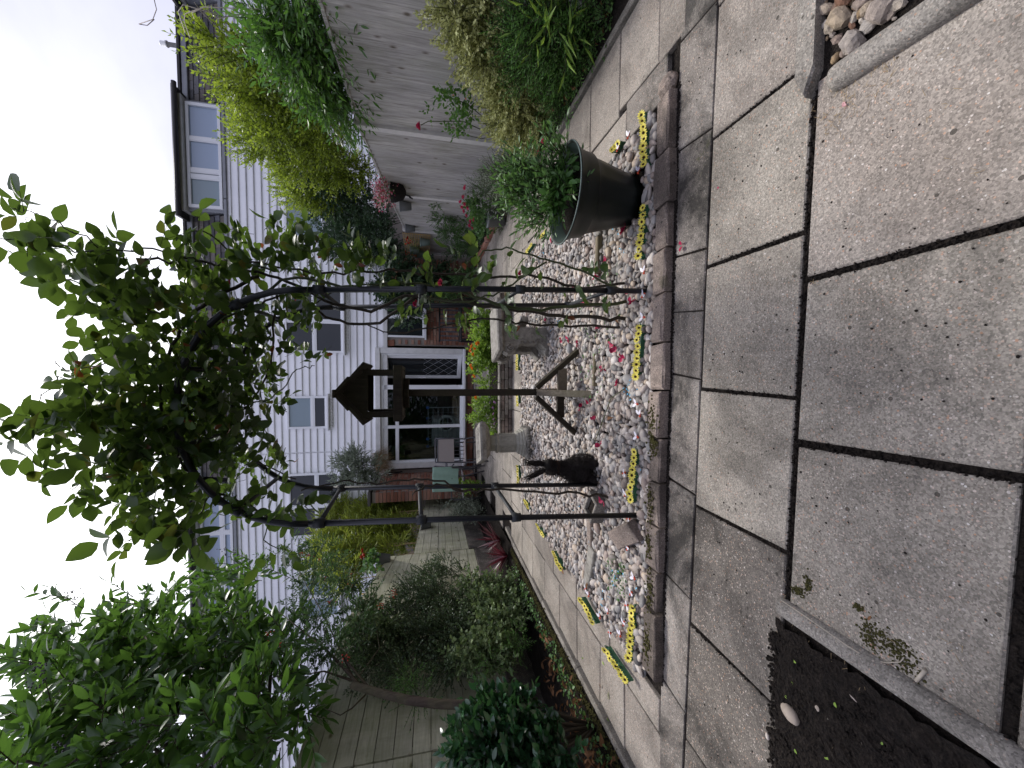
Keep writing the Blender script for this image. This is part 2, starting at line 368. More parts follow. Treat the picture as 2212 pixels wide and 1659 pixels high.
M['petal_deep'] = leafmat('crimson_petal', (.22, .004, .035), (.50, .012, .085), (.6, .02, .1), .5, .3, .2)
M['petal_pale'] = leafmat('pale_pink_petal', (.5, .22, .24), (.75, .45, .45), None, .5, .3, .25)
M['petal_orange'] = leafmat('orange_petal', (.65, .10, .01), (.80, .22, .02), None, .5, .3, .3)
M['petal_white'] = leafmat('white_petal', (.6, .6, .58), (.8, .8, .78), (.8, .8, .8), .5, .3, .25)
M['petal_mauve'] = leafmat('mauve_petal', (.45, .2, .42), (.65, .38, .6), None, .5, .3, .25)
M['red_plastic'] = simple('red_orange_plastic', (.55, .06, .02), .35, .4, 40, .1)
M['white_plastic'] = simple('pale_lilac_plastic', (.66, .64, .70), .4, .08, 40, .05)
M['blue_chip'] = simple('sky_blue_chip', (.12, .42, .62), .6, .2, 40, .05)
M['black_metal'] = simple('black_metal', (.015, .015, .016), .45, .3, 30, .1)
M['grey_metal'] = simple('grey_painted_metal', (.085, .085, .095), .45, .25, 20, .1)
M['fabric'] = simple('pinkish_grey_sling_fabric', (.36, .32, .31), .9, .08, 80, .2)
M['towel'] = simple('sage_green_towel', (.27, .40, .32), .95, .12, 14, .5)
M['blue_plastic'] = simple('blue_plastic', (.04, .12, .45), .5, .2, 20, .05)
M['chrome'] = simple('airer_grey_metal', (.28, .30, .33), .35, .1, 20, .05)
M['appliance'] = simple('white_enamel', (.5, .5, .5), .4, .05, 5, .02)
M['bamboo_stick'] = simple('split_bamboo', (.48, .34, .16), .6, .3, 20, .1)
M['straw'] = simple('dry_straw', (.34, .25, .14), .9, .4, 30, .1)
M['dead'] = leafmat('dead_leaf', (.09, .04, .018), (.26, .13, .06), None, .7, .2, .15)
M['moss'] = simple('moss', (.060, .056, .020), .95, .6, 60, 1.0, .1)
M['l_rose'] = leafmat('rose_leaf', (0.0115, 0.0322, 0.008), (0.046, 0.1012, 0.0184), (.16, .25, .03), .38, .5, .42, hue=(.13, .045, .012))
M['l_laurel'] = leafmat('laurel_leaf', (0.0175, 0.05, 0.0125), (0.0688, 0.1562, 0.025), (.16, .32, .04), .32, .55, .38)
M['l_rowan'] = leafmat('rowan_leaf', (0.03, 0.07, 0.03), (0.11, 0.19, 0.07), (.10, .2, .05), .5, .35, .3)
M['l_coton'] = leafmat('small_dark_leaf', (0.035, 0.07, 0.03), (0.14, 0.21, 0.09), (.1, .17, .05), .32, .5, .2)
M['l_ivy'] = leafmat('variegated_ivy_leaf', (0.05, 0.11, 0.035), (0.3, 0.38, 0.18), (.2, .3, .08), .4, .4, .25)
M['l_gloss'] = leafmat('glossy_dark_leaf', (0.0104, 0.039, 0.0156), (0.039, 0.1144, 0.0442), (.07, .18, .04), .22, .7, .2)
M['l_bamboo'] = leafmat('bamboo_leaf', (0.12, 0.19, 0.03), (0.46, 0.52, 0.09), (.45, .55, .06), .4, .4, .35)
M['l_gold'] = leafmat('golden_shrub_leaf', (0.0938, 0.1625, 0.0175), (0.4, 0.5, 0.0562), (.45, .6, .06), .4, .4, .4)
M['l_green'] = leafmat('wisteria_leaf', (0.027, 0.087, 0.021), (0.1275, 0.27, 0.045), (.18, .38, .05), .4, .45, .35)
M['l_jasmine'] = leafmat('dark_jasmine_leaf', (0.014, 0.04, 0.017), (0.07, 0.13, 0.055), None, .4, .4, .2)
M['l_euon'] = leafmat('pale_gold_leaf', (.34, .38, .12), (.75, .76, .36), (.5, .5, .18), .5, .35, .25)
M['l_fern'] = leafmat('ferny_leaf', (.04, .12, .03), (.17, .34, .07), (.12, .32, .05), .5, .35, .3)
M['l_mid'] = leafmat('mid_green_leaf', (0.0319, 0.0943, 0.029), (0.145, 0.2755, 0.0798), (.18, .34, .07), .45, .4, .3)
M['l_lime'] = leafmat('lime_leaf', (0.125, 0.2375, 0.0375), (0.375, 0.575, 0.0875), (.4, .6, .08), .45, .4, .35)
M['l_silver'] = leafmat('silver_variegated_leaf', (0.072, 0.102, 0.06), (0.408, 0.456, 0.348), None, .5, .35, .2)
M['l_red'] = leafmat('burgundy_blade', (.035, .008, .012), (.14, .035, .05), (.25, .04, .06), .35, .5, .2)
M['l_auburn'] = leafmat('reddish_rose_leaf', (.08, .02, .01), (.22, .07, .02), (.4, .12, .03), .4, .5, .35)

# ------------------------------------------------------------------ leaves
def T_oval(wd, fold=.12, curl=.12, point=.0):
    rows = [(0, .06), (.16, .62), (.40, 1.0), (.66, .86), (.87, .42+point*-.2), (1.0, .03)]; v = []; f = []
    for x, q in rows:
        for sy in (-1, 0, 1): v.append((x, sy*q*wd/2, (abs(sy)*q*fold*wd)-curl*x*x))
    for i in range(len(rows)-1):
        for j in (0, 1): a = i*3+j; f.append((a, a+1, a+4, a+3))
    return np.array(v, float), f
def T_small(wd, fold=.2, curl=.1):
    v = [(0, 0, 0), (.45, -wd/2, fold*wd), (1, 0, -curl), (.45, wd/2, fold*wd)]
    return np.array(v, float), [(0, 1, 2), (0, 2, 3)]
def T_blade(wd, curl=.35):
    v = []; f = []
    for x, q in ((0, .5), (.3, 1), (.65, .8), (1, .04)):
        v += [(x, -q*wd/2, -curl*x*x), (x, q*wd/2, -curl*x*x)]
    for i in range(3): f.append((2*i, 2*i+1, 2*i+3, 2*i+2))
    return np.array(v, float), f
TP = dict(rose=T_oval(.72, .10, .12), laurel=T_oval(.33, .12, .18), oval=T_oval(.5), small=T_small(.55), tiny=T_small(.7), blade=T_blade(.12), bam=T_small(.13, .1, .2),
          ivy=T_small(.95, .15), long=T_oval(.28, .1, .25), petal=T_oval(.95, .22, -.1), fern=T_small(.22), rowan=T_small(.34))
def unit(a): return a/np.maximum(np.linalg.norm(a, axis=1, keepdims=True), 1e-9)
def leafgeo(tp, pos, Dd, Nn, size):
    tv, tf = TP[tp] if isinstance(tp, str) else tp
    Dd = unit(Dd); S = unit(np.cross(Nn, Dd)); N2 = np.cross(Dd, S); size = np.asarray(size).reshape(-1, 1, 1)
    v = pos[:, None, :]+size*(tv[None, :, 0:1]*Dd[:, None, :]+tv[None, :, 1:2]*S[:, None, :]+tv[None, :, 2:3]*N2[:, None, :])
    n = len(tv); fa = np.array(tf)[None]+(np.arange(len(pos))*n)[:, None, None]
    return v.reshape(-1, 3), fa.reshape(-1, len(tf[0]))
def npmesh(name, v, f, mat, parent=None, smooth=False):
    L = np.array(wloc(parent)) if parent else np.zeros(3)
    me = bpy.data.meshes.new(name); v = v-L; k = f.shape[1]
    me.vertices.add(len(v)); me.vertices.foreach_set('co', v.astype(np.float32).ravel())
    me.loops.add(f.size); me.loops.foreach_set('vertex_index', f.astype(np.int32).ravel())
    me.polygons.add(len(f)); me.polygons.foreach_set('loop_start', (np.arange(len(f))*k).astype(np.int32))
    me.polygons.foreach_set('use_smooth', [smooth]*len(f))
    me.materials.append(mat); me.update(calc_edges=True); me.validate()
    return link(name, me, parent)
def leaves(name, tp, pos, Dd, Nn, size, mat, parent, kind='stuff'):
    v, f = leafgeo(tp, pos, Dd, Nn, size); o = npmesh(name, v, f, mat, parent, True)
    if kind: o['kind'] = kind
    return o
def stems_mesh(name, A, B, r, mat, parent):          # thin three sided twigs from A to B
    A = np.asarray(A); B = np.asarray(B); d = unit(B-A); u = unit(np.cross(d, np.array([[.3, .2, .9]]))); w_ = np.cross(d, u)
    r = np.broadcast_to(np.asarray(r, float).reshape(-1, 1), (len(A), 1)); vs = []
    for q, k in ((A, 1.0), (B, .55)):
        for a in (0, 2.094, 4.189): vs.append(q+(u*math.cos(a)+w_*math.sin(a))*r*k)
    v = np.stack(vs, 1).reshape(-1, 3); f = np.array([(0, 1, 4, 3), (1, 2, 5, 4), (2, 0, 3, 5)])[None]+(np.arange(len(A))*6)[:, None, None]
    return npmesh(name, v, f.reshape(-1, 4), mat, parent, True)
def twigs(rs, st, di, L, nl, size, spread=.9, up=.4, droop=.0, pair=False, szv=.25):
    """leaves along straight twigs. st, di: (n,3). returns pos, dir, normal, size, twig ends"""
    n = len(st); di = unit(di); L = L*(.6+.8*rs.rand(n, 1)); e = st+di*L; e[:, 2] -= (droop*L[:, 0])
    t = (np.arange(nl)+.6)/nl; P = st[:, None, :]+(e-st)[:, None, :]*t[None, :, None]
    side = unit(np.cross(di, np.array([[0, 0, 1.0]])+.3*rs.randn(n, 3))); sg = np.where(np.arange(nl) % 2 == 0, 1., -1.)[None, :, None]
    Dd = di[:, None, :]*.75+side[:, None, :]*sg*spread+.28*rs.randn(n, nl, 3)
    Dd[:, -1, :] = di+.2*rs.randn(n, 3)
    Nn = np.array([0, 0, 1.0])*up+.55*rs.randn(n, nl, 3)+.25*np.cross(di, side)[:, None, :]
    sz = size*(1-szv+2*szv*rs.rand(n, nl))
    return P.reshape(-1, 3), Dd.reshape(-1, 3), Nn.reshape(-1, 3), sz.ravel(), e
def scatter(rs, blobs, n, shell=.55, up=.35, flat=1.0):
    """random twig starts inside blobs (centre, radius or radii)"""
    C = np.array([b[0] for b in blobs]); R = np.array([b[1] if hasattr(b[1], '__len__') else (b[1],)*3 for b in blobs]); wt = R.prod(1)**(2/3.); wt = wt/wt.sum()
    i = rs.choice(len(blobs), n, p=wt); d = unit(rs.randn(n, 3)); r = (rs.rand(n, 1)**shell)*.9
    st = C[i]+d*R[i]*r; di = d+np.array([0, 0, up])+.35*rs.randn(n, 3)
    return st, di
def bush(name, label, base, blobs, ntw, L, nl, size, tp, mat, seed, spread=.9, up=.4, droop=0., stem=True, group=None, stemr=.0022, stemmat=None, shell=.55, upd=.35, trunk=False, clump=None):
    cat = ('tree' if 'tree' in name else 'climber' if name in ('wisteria', 'jasmine', 'honeysuckle', 'ivy', 'ivy_on_house') else 'shrub' if ('shrub' in name or name in ('golden_euonymus', 'cotoneaster', 'hedge')) else 'bamboo' if name == 'bamboo' else 'plant')
    rs = np.random.RandomState(seed); root = thing(name, base, label, cat, group)
    st, di = scatter(rs, blobs, ntw, shell, upd)
    P, Dd, Nn, sz, e = twigs(rs, st, di, L, nl, size, spread, up, droop)
    leaves('foliage', tp, P, Dd, Nn, sz, M[mat], root)
    if stem: stems_mesh('twigs', st, e, stemr, M[stemmat or 'cane_old'], root)['kind'] = 'stuff'
    if trunk:
        mb = MB(); b = Vector(base); rr = random.Random(seed)
        for c, r in blobs:
            c = Vector(c); m = (b+c)/2+Vector((rr.uniform(-.05, .05), rr.uniform(-.05, .05), .0)); mb.tube([b, b.lerp(m, .6), m, c], [.012, .010, .008, .003], 6)
        mb.build('stem', M['cane_old'], root, True)
    return root
def PB(lst, X=None, Y=None, sq=.8):                   # picture blobs -> world blobs, on the plane x = X or y = Y
    o = []
    for b in lst:
        px, py, r = b[:3]; p = FX(px, py, b[3] if len(b) > 3 else X) if (X is not None) else D(px, py, b[3] if len(b) > 3 else Y)
        k = p.y/ray(px, py).y; rr = r*k*.95; o.append((tuple(p), (rr*sq, rr, rr)))
    return o
exec_rng = random.Random(7)

# ================================================================== THE GROUND
mb = MB(); mb.add([(-70, -30, -.03), (70, -30, -.03), (70, 110, -.03), (-70, 110, -.03)], [(0, 1, 2, 3)])
mb.build('ground', M['soil'])['kind'] = 'structure'
rg = random.Random(11)
paving = thing('paving', (0, 0, 0), kind='structure')
JB = MB(); JB.add([(-2.2, -.1, -.009), (2.1, -.1, -.009), (2.1, 1.54, -.009), (-2.2, 1.66, -.009)], [(0, 1, 2, 3)]); JB.build('joint_fill', M['soil'], paving)
def slab(poly, mat='slab', z=0.0, gap=.004, th=.028, wob=.003):
    c = sum((Vector((p[0], p[1], 0)) for p in poly), Vector())/len(poly); q = []
    for p in poly:
        v = Vector((p[0], p[1], 0)); d = c-v; v = v+d.normalized()*(gap*1.41)+Vector((rg.uniform(-wob, wob), rg.uniform(-wob, wob), 0)); q.append(v)
    mb = MB(); mb.prism(q, z-th, z, .004, rg, .0015); o = mb.build('paving_slab', M[mat], paving); return o
y1 = lambda x: .953-.058*x
y2 = lambda x: 1.385-.066*x
y0 = lambda x: .492-.06*x
yb = lambda x: 1.594-.047*x
# nearest row
for xa, xb in ((-.184, -.70), (.306, -.176), (.88, .314)):
    slab([(xa, y0(xa)), (xb, y0(xb)), (xb, y1(xb)), (xa, y1(xa))], 'slab' if xa < .5 else 'slab_pink', gap=.005)
for xa, xb in ((-.72, -.2), (-.18, .32), (.34, .9)): slab([(xb, y0(xb)-.5), (xa, y0(xa)-.5), (xa, y0(xa)-.014), (xb, y0(xb)-.014)], 'slab')
# second row
XB = [(-2.05, -1.563), (-1.56, -1.045), (-1.038, -.526), (-.519, -.036), (-.028, .461), (.470, .955), (.960, 1.453), (1.457, 1.96)]
M['slab_dark'] = slabmat('dark_stained_concrete', (.075, .066, .056), (.15, .135, .118), (.26, .24, .215), .62, .6, .25)
for i, (xa, xb) in enumerate(XB):
    slab([(xa-.01, y1(xa)+.012), (xb-.01, y1(xb)+.012), (xb+.01, y2(xb)), (xa+.01, y2(xa))], 'slab' if 2 < i < 6 else 'slab_pink' if i > 5 else 'slab_dark', gap=.003)
XC = [-2.1, -1.45, -.93, -.47, .02, .30, .55, 1.02, 1.5, 2.02]
for xa, xb in zip(XC, XC[1:]): slab([(xa, y2(xa)+.008), (xb, y2(xb)+.008), (xb+.03, yb(xb)+.0), (xa+.03, yb(xa)+.0)], 'slab_old', -.002, gap=.003)
# right path, wide and narrow runs
kr = lambda y: 2.05+.05*max(0, y-1.9)+.085*max(0, y-3.1)
ed_r = lambda y: 1.345+.025*(y-1.6)
ed_l = lambda y: -1.53+.045*(y-1.6)
ys = [1.68, 2.08, 2.5, 2.93, 3.35, 3.78, 4.2, 4.47]
ys0 = 1.5
for ya in ys[:-1]:
    yb_ = ys[ys.index(ya)+1]; slab([(1.57, ya), (kr(ya), ya-.02), (kr(yb_), yb_-.02), (1.60, yb_)], 'slab_far' if ya > 2.6 else 'slab_pink', gap=.005)
slab([(1.55, 1.49), (2.06, 1.45), (2.06, 1.66), (1.56, 1.68)], 'slab_pink', gap=.004)
for ya, yb_ in ((1.62, 2.0), (2.0, 2.55), (2.56, 3.2), (3.21, 3.85), (3.86, 4.46)): slab([(ed_r(ya)+.02, ya), (1.56, ya-.01), (1.59, yb_), (ed_r(yb_)+.02, yb_)], 'slab_old' if ya < 2 else 'slab_pink', gap=.003)
# left path
yl = [1.66, 2.02, 2.34, 2.74, 3.13, 3.56, 4.0, 4.47]
for ya, yb_ in zip(yl, yl[1:]): slab([(-2.10, ya), (-1.71, ya), (-1.70, yb_), (-2.08, yb_)], 'slab_pink' if ya < 3.3 else 'slab_far', gap=.005)
for ya, yb_ in ((1.68, 2.2), (2.21, 2.75), (2.76, 3.3), (3.31, 3.9), (3.91, 4.46)): slab([(-1.70, ya), (ed_l(ya)-.01, ya), (ed_l(yb_)-.01, yb_), (-1.69, yb_)], 'slab_pink', gap=.003)
# patio beyond the pebbles
yy = 4.48; k = 0
while yy < 9.45:
    y2_ = min(yy+.62, 9.5); xx = -2.2 + (.3 if k % 2 else 0)
    while xx < 3.0:
        x2_ = xx+.62
        slab([(xx, yy), (min(x2_, 3.0), yy), (min(x2_, 3.0), y2_), (xx, y2_)], 'slab_far', gap=.005); xx = x2_
    yy = y2_; k += 1
# kerbs along both borders
kb = thing('path_kerb', (0, 0, 0), kind='structure')
def kerb(pts, mat='kerb', wd=.045, top=.025, name='kerb_stone'):
    for a, b in zip(pts, pts[1:]):
        a, b = Vector((*a, 0)), Vector((*b, 0)); d = (b-a).normalized()*.004
        m_ = MB(); m_.beam(a+d+Vector((0, 0, -.03)), b-d+Vector((0, 0, -.03)), wd, (top+.03)*2, bv=.008); m_.build(name, M[mat], kb)
kerb([(-2.14, .9), (-2.14, 1.8), (-2.135, 2.7), (-2.125, 3.6), (-2.10, 4.5), (-2.06, 5.4)])
kerb([(2.07, .95), (2.085, 1.86), (2.14, 2.9), (2.24, 3.8), (2.36, 4.7), (2.48, 5.6)])
# border beds: lumpy soil
def bed(name, xf, y0_, y1_, zf, nx=26, ny=90, mat='soil'):
    rs = random.Random(3); vs = []; fs = []
    for j in range(ny+1):
        y = y0_+(y1_-y0_)*j/ny; a, b = xf(y)
        for i in range(nx+1):
            x = a+(b-a)*i/nx; vs.append((x+rs.uniform(-.01, .01), y+rs.uniform(-.01, .01), zf(i/nx)+rs.uniform(-.006, .012)))
    for j in range(ny):
        for i in range(nx): p = j*(nx+1)+i; fs.append((p, p+1, p+nx+2, p+nx+1))
    mb = MB(); mb.add(vs, fs); o = mb.build(name, M[mat], None, True); o['kind'] = 'structure'; return o
bed('left_border_soil', lambda y: (-3.3, -2.165), .6, 9.3, lambda t: .10*(1-t)+.012)
bed('right_border_soil', lambda y: (kr(y)+.055, 3.6), .6, 9.3, lambda t: .02+.06*t)
bed('corner_soil', lambda y: (-2.1, -.76), .0, 1.03+0*1, lambda t: .006, 60, 50)
# crumbs of soil, stuff
def crumbs(name, regs, n, smin, smax, mat, seed, sub=0, flat=.8, label=None):
    r = random.Random(seed); mb = MB()
    for _ in range(n):
        x0, x1, ya, yb2, z = regs[r.randrange(len(regs))]; s_ = r.uniform(smin, smax)
        mb.ico((r.uniform(x0, x1), r.uniform(ya, yb2), z+s_*.2), (s_*r.uniform(.6, 1.2), s_*r.uniform(.6, 1.2), s_*flat), rotm(r), sub, r, .25)
    o = mb.build(name, M[mat]); o['kind'] = 'stuff'; o['category'] = 'soil'
    if label: o['label'] = label
    return o
crumbs('soil_crumbs', [(-1.9, -.80, .35, 1.06, .004), (-1.3, -.80, .5, 1.05, .004)], 9000, .002, .0085, 'soil', 5, label='dark crumbs of damp soil in the corner bed')
mb = MB(); r = random.Random(8)                    # dirt in the slab joints
for a, b, n in (((-.70, y1(-.7)+.005), (.9, y1(.9)+.005), 900), ((-.19, y0(-.19)), (-.18, y1(-.18)), 260), ((.31, y0(.31)), (.31, y1(.31)), 260), ((-.7, y0(-.7)-.012), (.88, y0(.88)-.012), 600), ((-.52, y1(-.52)), (-.52, 1.41), 140), ((-.03, .95), (-.03, 1.38), 160), ((.465, .93), (.465, 1.35), 160), ((.957, .9), (.957, 1.31), 160), ((-1.04, 1.0), (-1.04, 1.44), 150)):
    for _ in range(n):
        t = r.random(); s_ = r.uniform(.0012, .0045); mb.ico((a[0]+(b[0]-a[0])*t+r.gauss(0, .007), a[1]+(b[1]-a[1])*t+r.gauss(0, .007), -.004), (s_, s_, s_), None, 0, r, .3)
o = mb.build('joint_dirt', M['soil']); tag(o, 'dark dirt and grit in the paving joints', 'dirt', kind='stuff')

# ================================================================== THE PEBBLE BED
pb = thing('pebble_bed', (0, 1.6, 0), 'bed of rounded river pebbles edged with sandstone blocks', 'pebble bed')
mb = MB(); mb.add([(ed_l(1.6), 1.66, -.012), (ed_r(1.6), 1.54, -.012), (ed_r(4.46), 4.42, -.012), (ed_l(4.46), 4.46, -.012)], [(0, 1, 2, 3)])
mb.build('bed_base', M['soil'], pb)
XE = [1.335, 1.07, .83, .63, .425, .195, -.03, -.257, -.47, -.68, -.90, -1.105, -1.43]
re_ = random.Random(21)
for i, (a, b) in enumerate(zip(XE, XE[1:])):
    d = re_.uniform(.085, .105); g = .004; o0 = re_.uniform(-.008, .006); o1 = o0+re_.uniform(-.012, .012)
    poly = [(b+g, yb(b)+o1), ((a+b)/2, yb((a+b)/2)+(o0+o1)/2+re_.uniform(-.006, .004)), (a-g, yb(a)+o0), (a-g+re_.uniform(-.01, .0), yb(a)+d), ((a+b)/2, yb((a+b)/2)+d+re_.uniform(-.01, .01)), (b+g, yb(b)+d)]
    mb = MB(); mb.prism(poly, -.03, .045+re_.uniform(-.006, .008), re_.uniform(.006, .011), re_, .005); mb.build('edging_stone', M['edge_stone'], pb)
mb = MB(); mb.ico((1.38, 1.585, .015), (.05, .06, .035), None, 3, re_, .06); mb.build('edging_stone', M['edge_stone'], pb)
mb = MB()
for _ in range(2600): x = re_.uniform(-1.45, 1.35); s_ = re_.uniform(.0015, .006); mb.ico((x, yb(x)-abs(re_.gauss(0, .007)), .001), (s_, s_, s_*.8), None, 0, re_, .3)
mb.build('bed_foot_dirt', M['soil'], pb)['kind'] = 'stuff'
# pebbles: jittered rows, two loose layers; the nearest 300 are objects that share four meshes
rp = random.Random(31); pts = []
y = 1.70
while y < 4.44:
    st = .027+.003*min(1, (y-1.6)/2); x = ed_l(y)+.025
    while x < ed_r(y)-.02:
        if y > yb(x)+.12: pts.append((x+rp.uniform(-.008, .008), y+rp.uniform(-.007, .007)))
        x += st*1.25
    y += st*.85
pts2 = [(x+rp.uniform(-.02, .02), y+rp.uniform(-.02, .02)) for x, y in pts if rp.random() < .22]
allp = [(x, y, 0) for x, y in pts]+[(x, y, 1) for x, y in pts2]
allp = [p for p in allp if not (abs(p[0]-1.0) < .13 and abs(p[1]-1.92) < .13)]
allp.sort(key=lambda p: p[1]+.35*abs(p[0])*.2)
pm = []
for k in range(6):
    b = MB(); rk = random.Random(k); b.ico((0, 0, 0), (1, 1, 1), None, 3, None, 0)
    ph = [rk.uniform(0, 6) for _ in range(3)]
    b.v = [(v[0]*(1+.10*math.sin(2.2*v[1]+ph[0])), v[1]*(1+.12*math.sin(2*v[0]+ph[1])), v[2]*(1+.1*math.sin(2*v[0]+ph[2]))) for v in b.v]
    me = bpy.data.meshes.new('pebble'); me.from_pydata(b.v, [], b.f); me.materials.append(M['pebble']); me.polygons.foreach_set('use_smooth', [True]*len(me.polygons)); pm.append(me)
rest = MB()
def psize(): 
    q = rp.random(); s_ = rp.uniform(.013, .021) if q < .75 else rp.uniform(.019, .028) if q < .96 else rp.uniform(.026, .034)
    return (s_*rp.uniform(1.05, 1.5), s_*rp.uniform(.8, 1.0), s_*rp.uniform(.5, .75))
for i, (x, y, l) in enumerate(allp):
    s3 = psize(); z = (.010 if not l else .026)+rp.uniform(-.004, .006); a = rp.uniform(0, 3.14)
    if i < 299:
        o = link('pebble', pm[i % 6], pb); o.location = (x, y-1.6, z+.003); o.rotation_euler = (rp.gauss(0, .25), rp.gauss(0, .25), a); o.scale = s3
    else: rest.ico((x, y, z), s3, Matrix.Rotation(a, 3, 'Z') @ Matrix.Rotation(rp.gauss(0, .3), 3, 'X') @ Matrix.Rotation(rp.gauss(0, .3), 3, 'Y'), 2)
o = rest.build('pebbles', M['pebble'], pb, True); o['kind'] = 'stuff'
print('pebbles', len(allp))
# slates, timbers and blocks lying across the bed
def lay(name, a, b, wd, ht, mat, label, cat, group=None, z=.028, bv=.006, tilt=0):
    a = G(*a); b = G(*b); a.z = z; b.z = z+tilt; m_ = MB(); m_.beam(a-(a+b)/2, b-(a+b)/2, wd, ht, bv=bv)
    o = m_.build(name, M[mat]); o.location = (a+b)/2; return tag(o, label, cat, group)
lay('flat_slate', (1284, 1118), (1284, 1180), .06, .03, 'edge_stone', 'mossy flat stone in the pebbles beside the left arch post', 'stone')
lay('flat_slate', (1290, 1183), (1276, 1272), .09, .035, 'stone', 'long grey-green flat stone across the left end of the pebbles', 'stone')
lay('edging_timber', (1305, 512), (1302, 592), .035, .05, 'log', 'short split log in the pebbles left of the big planter', 'timber')
lay('flat_slate', (1304, 462), (1306, 508), .06, .04, 'stone', 'small grey stone between the split log and the big planter', 'stone')
lay('edging_timber', (1296, 640), (1298, 664), .03, .04, 'slab_pink', 'pinkish brick sliver in the pebbles behind the rose stems', 'brick')
lay('edging_timber', (1296, 764), (1294, 834), .022, .035, 'log', 'thin pale timber strip in the pebbles beside the bird table foot', 'timber')
# block and trough at the foot of the left post
bk = MB(); bk.box((0, 0, 0), (.235, .105, .062), Matrix.Rotation(.3, 3, 'X'), .006); o = bk.build('building_brick', M['edge_stone'])
c = G(1352, 1155, .05); o.location = c; o.rotation_euler = (.12, .05, R_(-58)); tag(o, 'weathered pinkish brick lying tilted by the left front arch post', 'brick')
c = G(1296, 1095, .03); tr = thing('concrete_trough', (c.x, c.y, 0.02), 'small grey concrete trough of soil between the left arch posts', 'planter', rot=(0, .1, R_(-25)))
m_ = MB()
for (x, y, dx, dy) in ((0, -.055, .15, .02), (0, .055, .15, .02), (-.065, 0, .02, .09), (.065, 0, .02, .09)): m_.box((c.x+x, c.y+y, .06), (dx, dy, .09), None, .004)
m_.build('trough_wall', M['kerb'], tr); m_ = MB(); m_.box((c.x, c.y, .07), (.115, .095, .02)); m_.build('trough_soil', M['soil'], tr)
# stones and debris in the corner soil
def stone_at(px, py, s3, label, mat='pebble', name='loose_stone', z=.0, group=None, rz=None, cat='stone', big=3, jit=.0):
    p = G(px, py); m_ = MB(); m_.ico((0, 0, 0), s3, None, big, random.Random(int(px+py)), jit); o = m_.build(name, M[mat], None, jit < .05); o.location = (p.x, p.y, s3[2]*.6+z)
    o.rotation_euler = (.1, .1, rz if rz is not None else (px*.37) % 3.1); return tag(o, label, cat, group)
stone_at(1713, 1540, (.032, .020, .017), 'large pinkish oval stone on the dark corner soil', rz=1.3, jit=.03)
stone_at(1848, 1504, (.014, .009, .007), 'small pink pebble on the corner soil near the rounded edging', rz=1.2)
stone_at(1768, 1530, (.010, .010, .007), 'small grey round pebble beside the large pinkish stone')
stone_at(1820, 1598, (.010, .008, .007), 'dark grey pebble by the seedling on the corner soil')
stone_at(1660, 1590, (.010, .006, .006), 'tan sliver of stone on the corner soil near the paving')
stone_at(1794, 1553, (.006, .006, .005), 'tiny pale pebble on the corner soil')
stone_at(1870, 1610, (.009, .007, .006), 'brown pebble on the corner soil beside the rounded edging')
# rounded edgings
def roundedge(pa, pb_, r, label, z=0.0, moss=False):
    a, b = G(*pa), G(*pb_); a.z = b.z = z; d = (b-a).normalized(); n = 14; pts = [a+(b-a)*(i/(n-1)) for i in range(n)]
    rs = [r*(.55 if i == 0 else 1) for i in range(n)]; pts[0] = a+d*0; pts.insert(1, a+d*.012); rs.insert(1, r*.93)
    m_ = MB(); m_.tube(pts, rs, 20); o = m_.build('rounded_edging', M['kerb'], None, True, origin=(a+b)/2); return tag(o, label, 'garden edging')
roundedge((1683, 1305), (2240, 1672), .030, 'mossy rounded concrete edging between the corner soil and the front slab', -.002)
roundedge((1800, 178), (2230, -110), .036, 'clean rounded concrete edging beside the rock bed at the lower right', .004)
us = thing('upright_slab', (1.2, .92, 0), 'thin upright concrete slab edging the rock bed at the right', 'garden edging')
m_ = MB(); m_.prism([(.835, .915), (.90, .885), (1.9, .835), (1.9, .885), (.90, .945)], -.04, .032, .008, rg, .003); m_.build('slab_edge', M['kerb'], us)
# rocks in the lower right bed
rr = random.Random(4); k = 0
bed2 = MB(); bed2.add([(.87, .25, -.004), (2.1, .2, -.004), (2.1, .9, -.004), (.87, .9, -.004)], [(0, 1, 2, 3)]); bed2.build('rock_bed_soil', M['soil'])['kind'] = 'structure'
RK = [((1822, 40), (.040, .024, .024), 'largest pale grey broken rock by the upright slab'), ((1848, 92), (.034, .026, .022), 'rusty brown jagged rock beside the largest pale rock'), ((1787, 20), (.026, .014, .016), 'red-brown rock touching the upright slab'),
      ((1880, 55), (.020, .018, .014), 'small cream rock against the rounded edging'), ((1910, 25), (.034, .026, .024), 'grey and rust banded rock near the picture corner'), ((1877, 20), (.018, .014, .012), 'small dark rock between two larger rocks'),
      ((1808, 126), (.014, .010, .009), 'smooth tan pebble near the edging end'), ((1826, 115), (.010, .010, .009), 'pale yellow chip beside the smooth tan pebble'), ((1797, 60), (.020, .014, .014), 'brown rock chip behind the largest pale rock'),
      ((1868, 5), (.022, .018, .016), 'angular grey rock at the picture edge'), ((1942, 10), (.022, .014, .012), 'yellowish pebble by the rounded edging'), ((1838, -20), (.04, .03, .03), 'grey rock mostly outside the picture')]
for (p, s3, lb) in RK:
    q = G(*p); m_ = MB(); m_.ico((0, 0, 0), s3, Matrix.Rotation(rr.uniform(0, 3), 3, 'Z') @ Matrix.Rotation(rr.uniform(-.4, .4), 3, 'X'), 2 if 'smooth' not in lb else 3, rr, .17 if 'smooth' not in lb else .0)
    o = m_.build('broken_rock', M['rock'], None, 'smooth' in lb); o.location = (q.x, q.y, s3[2]*.5); tag(o, lb, 'rock')
rest = MB()
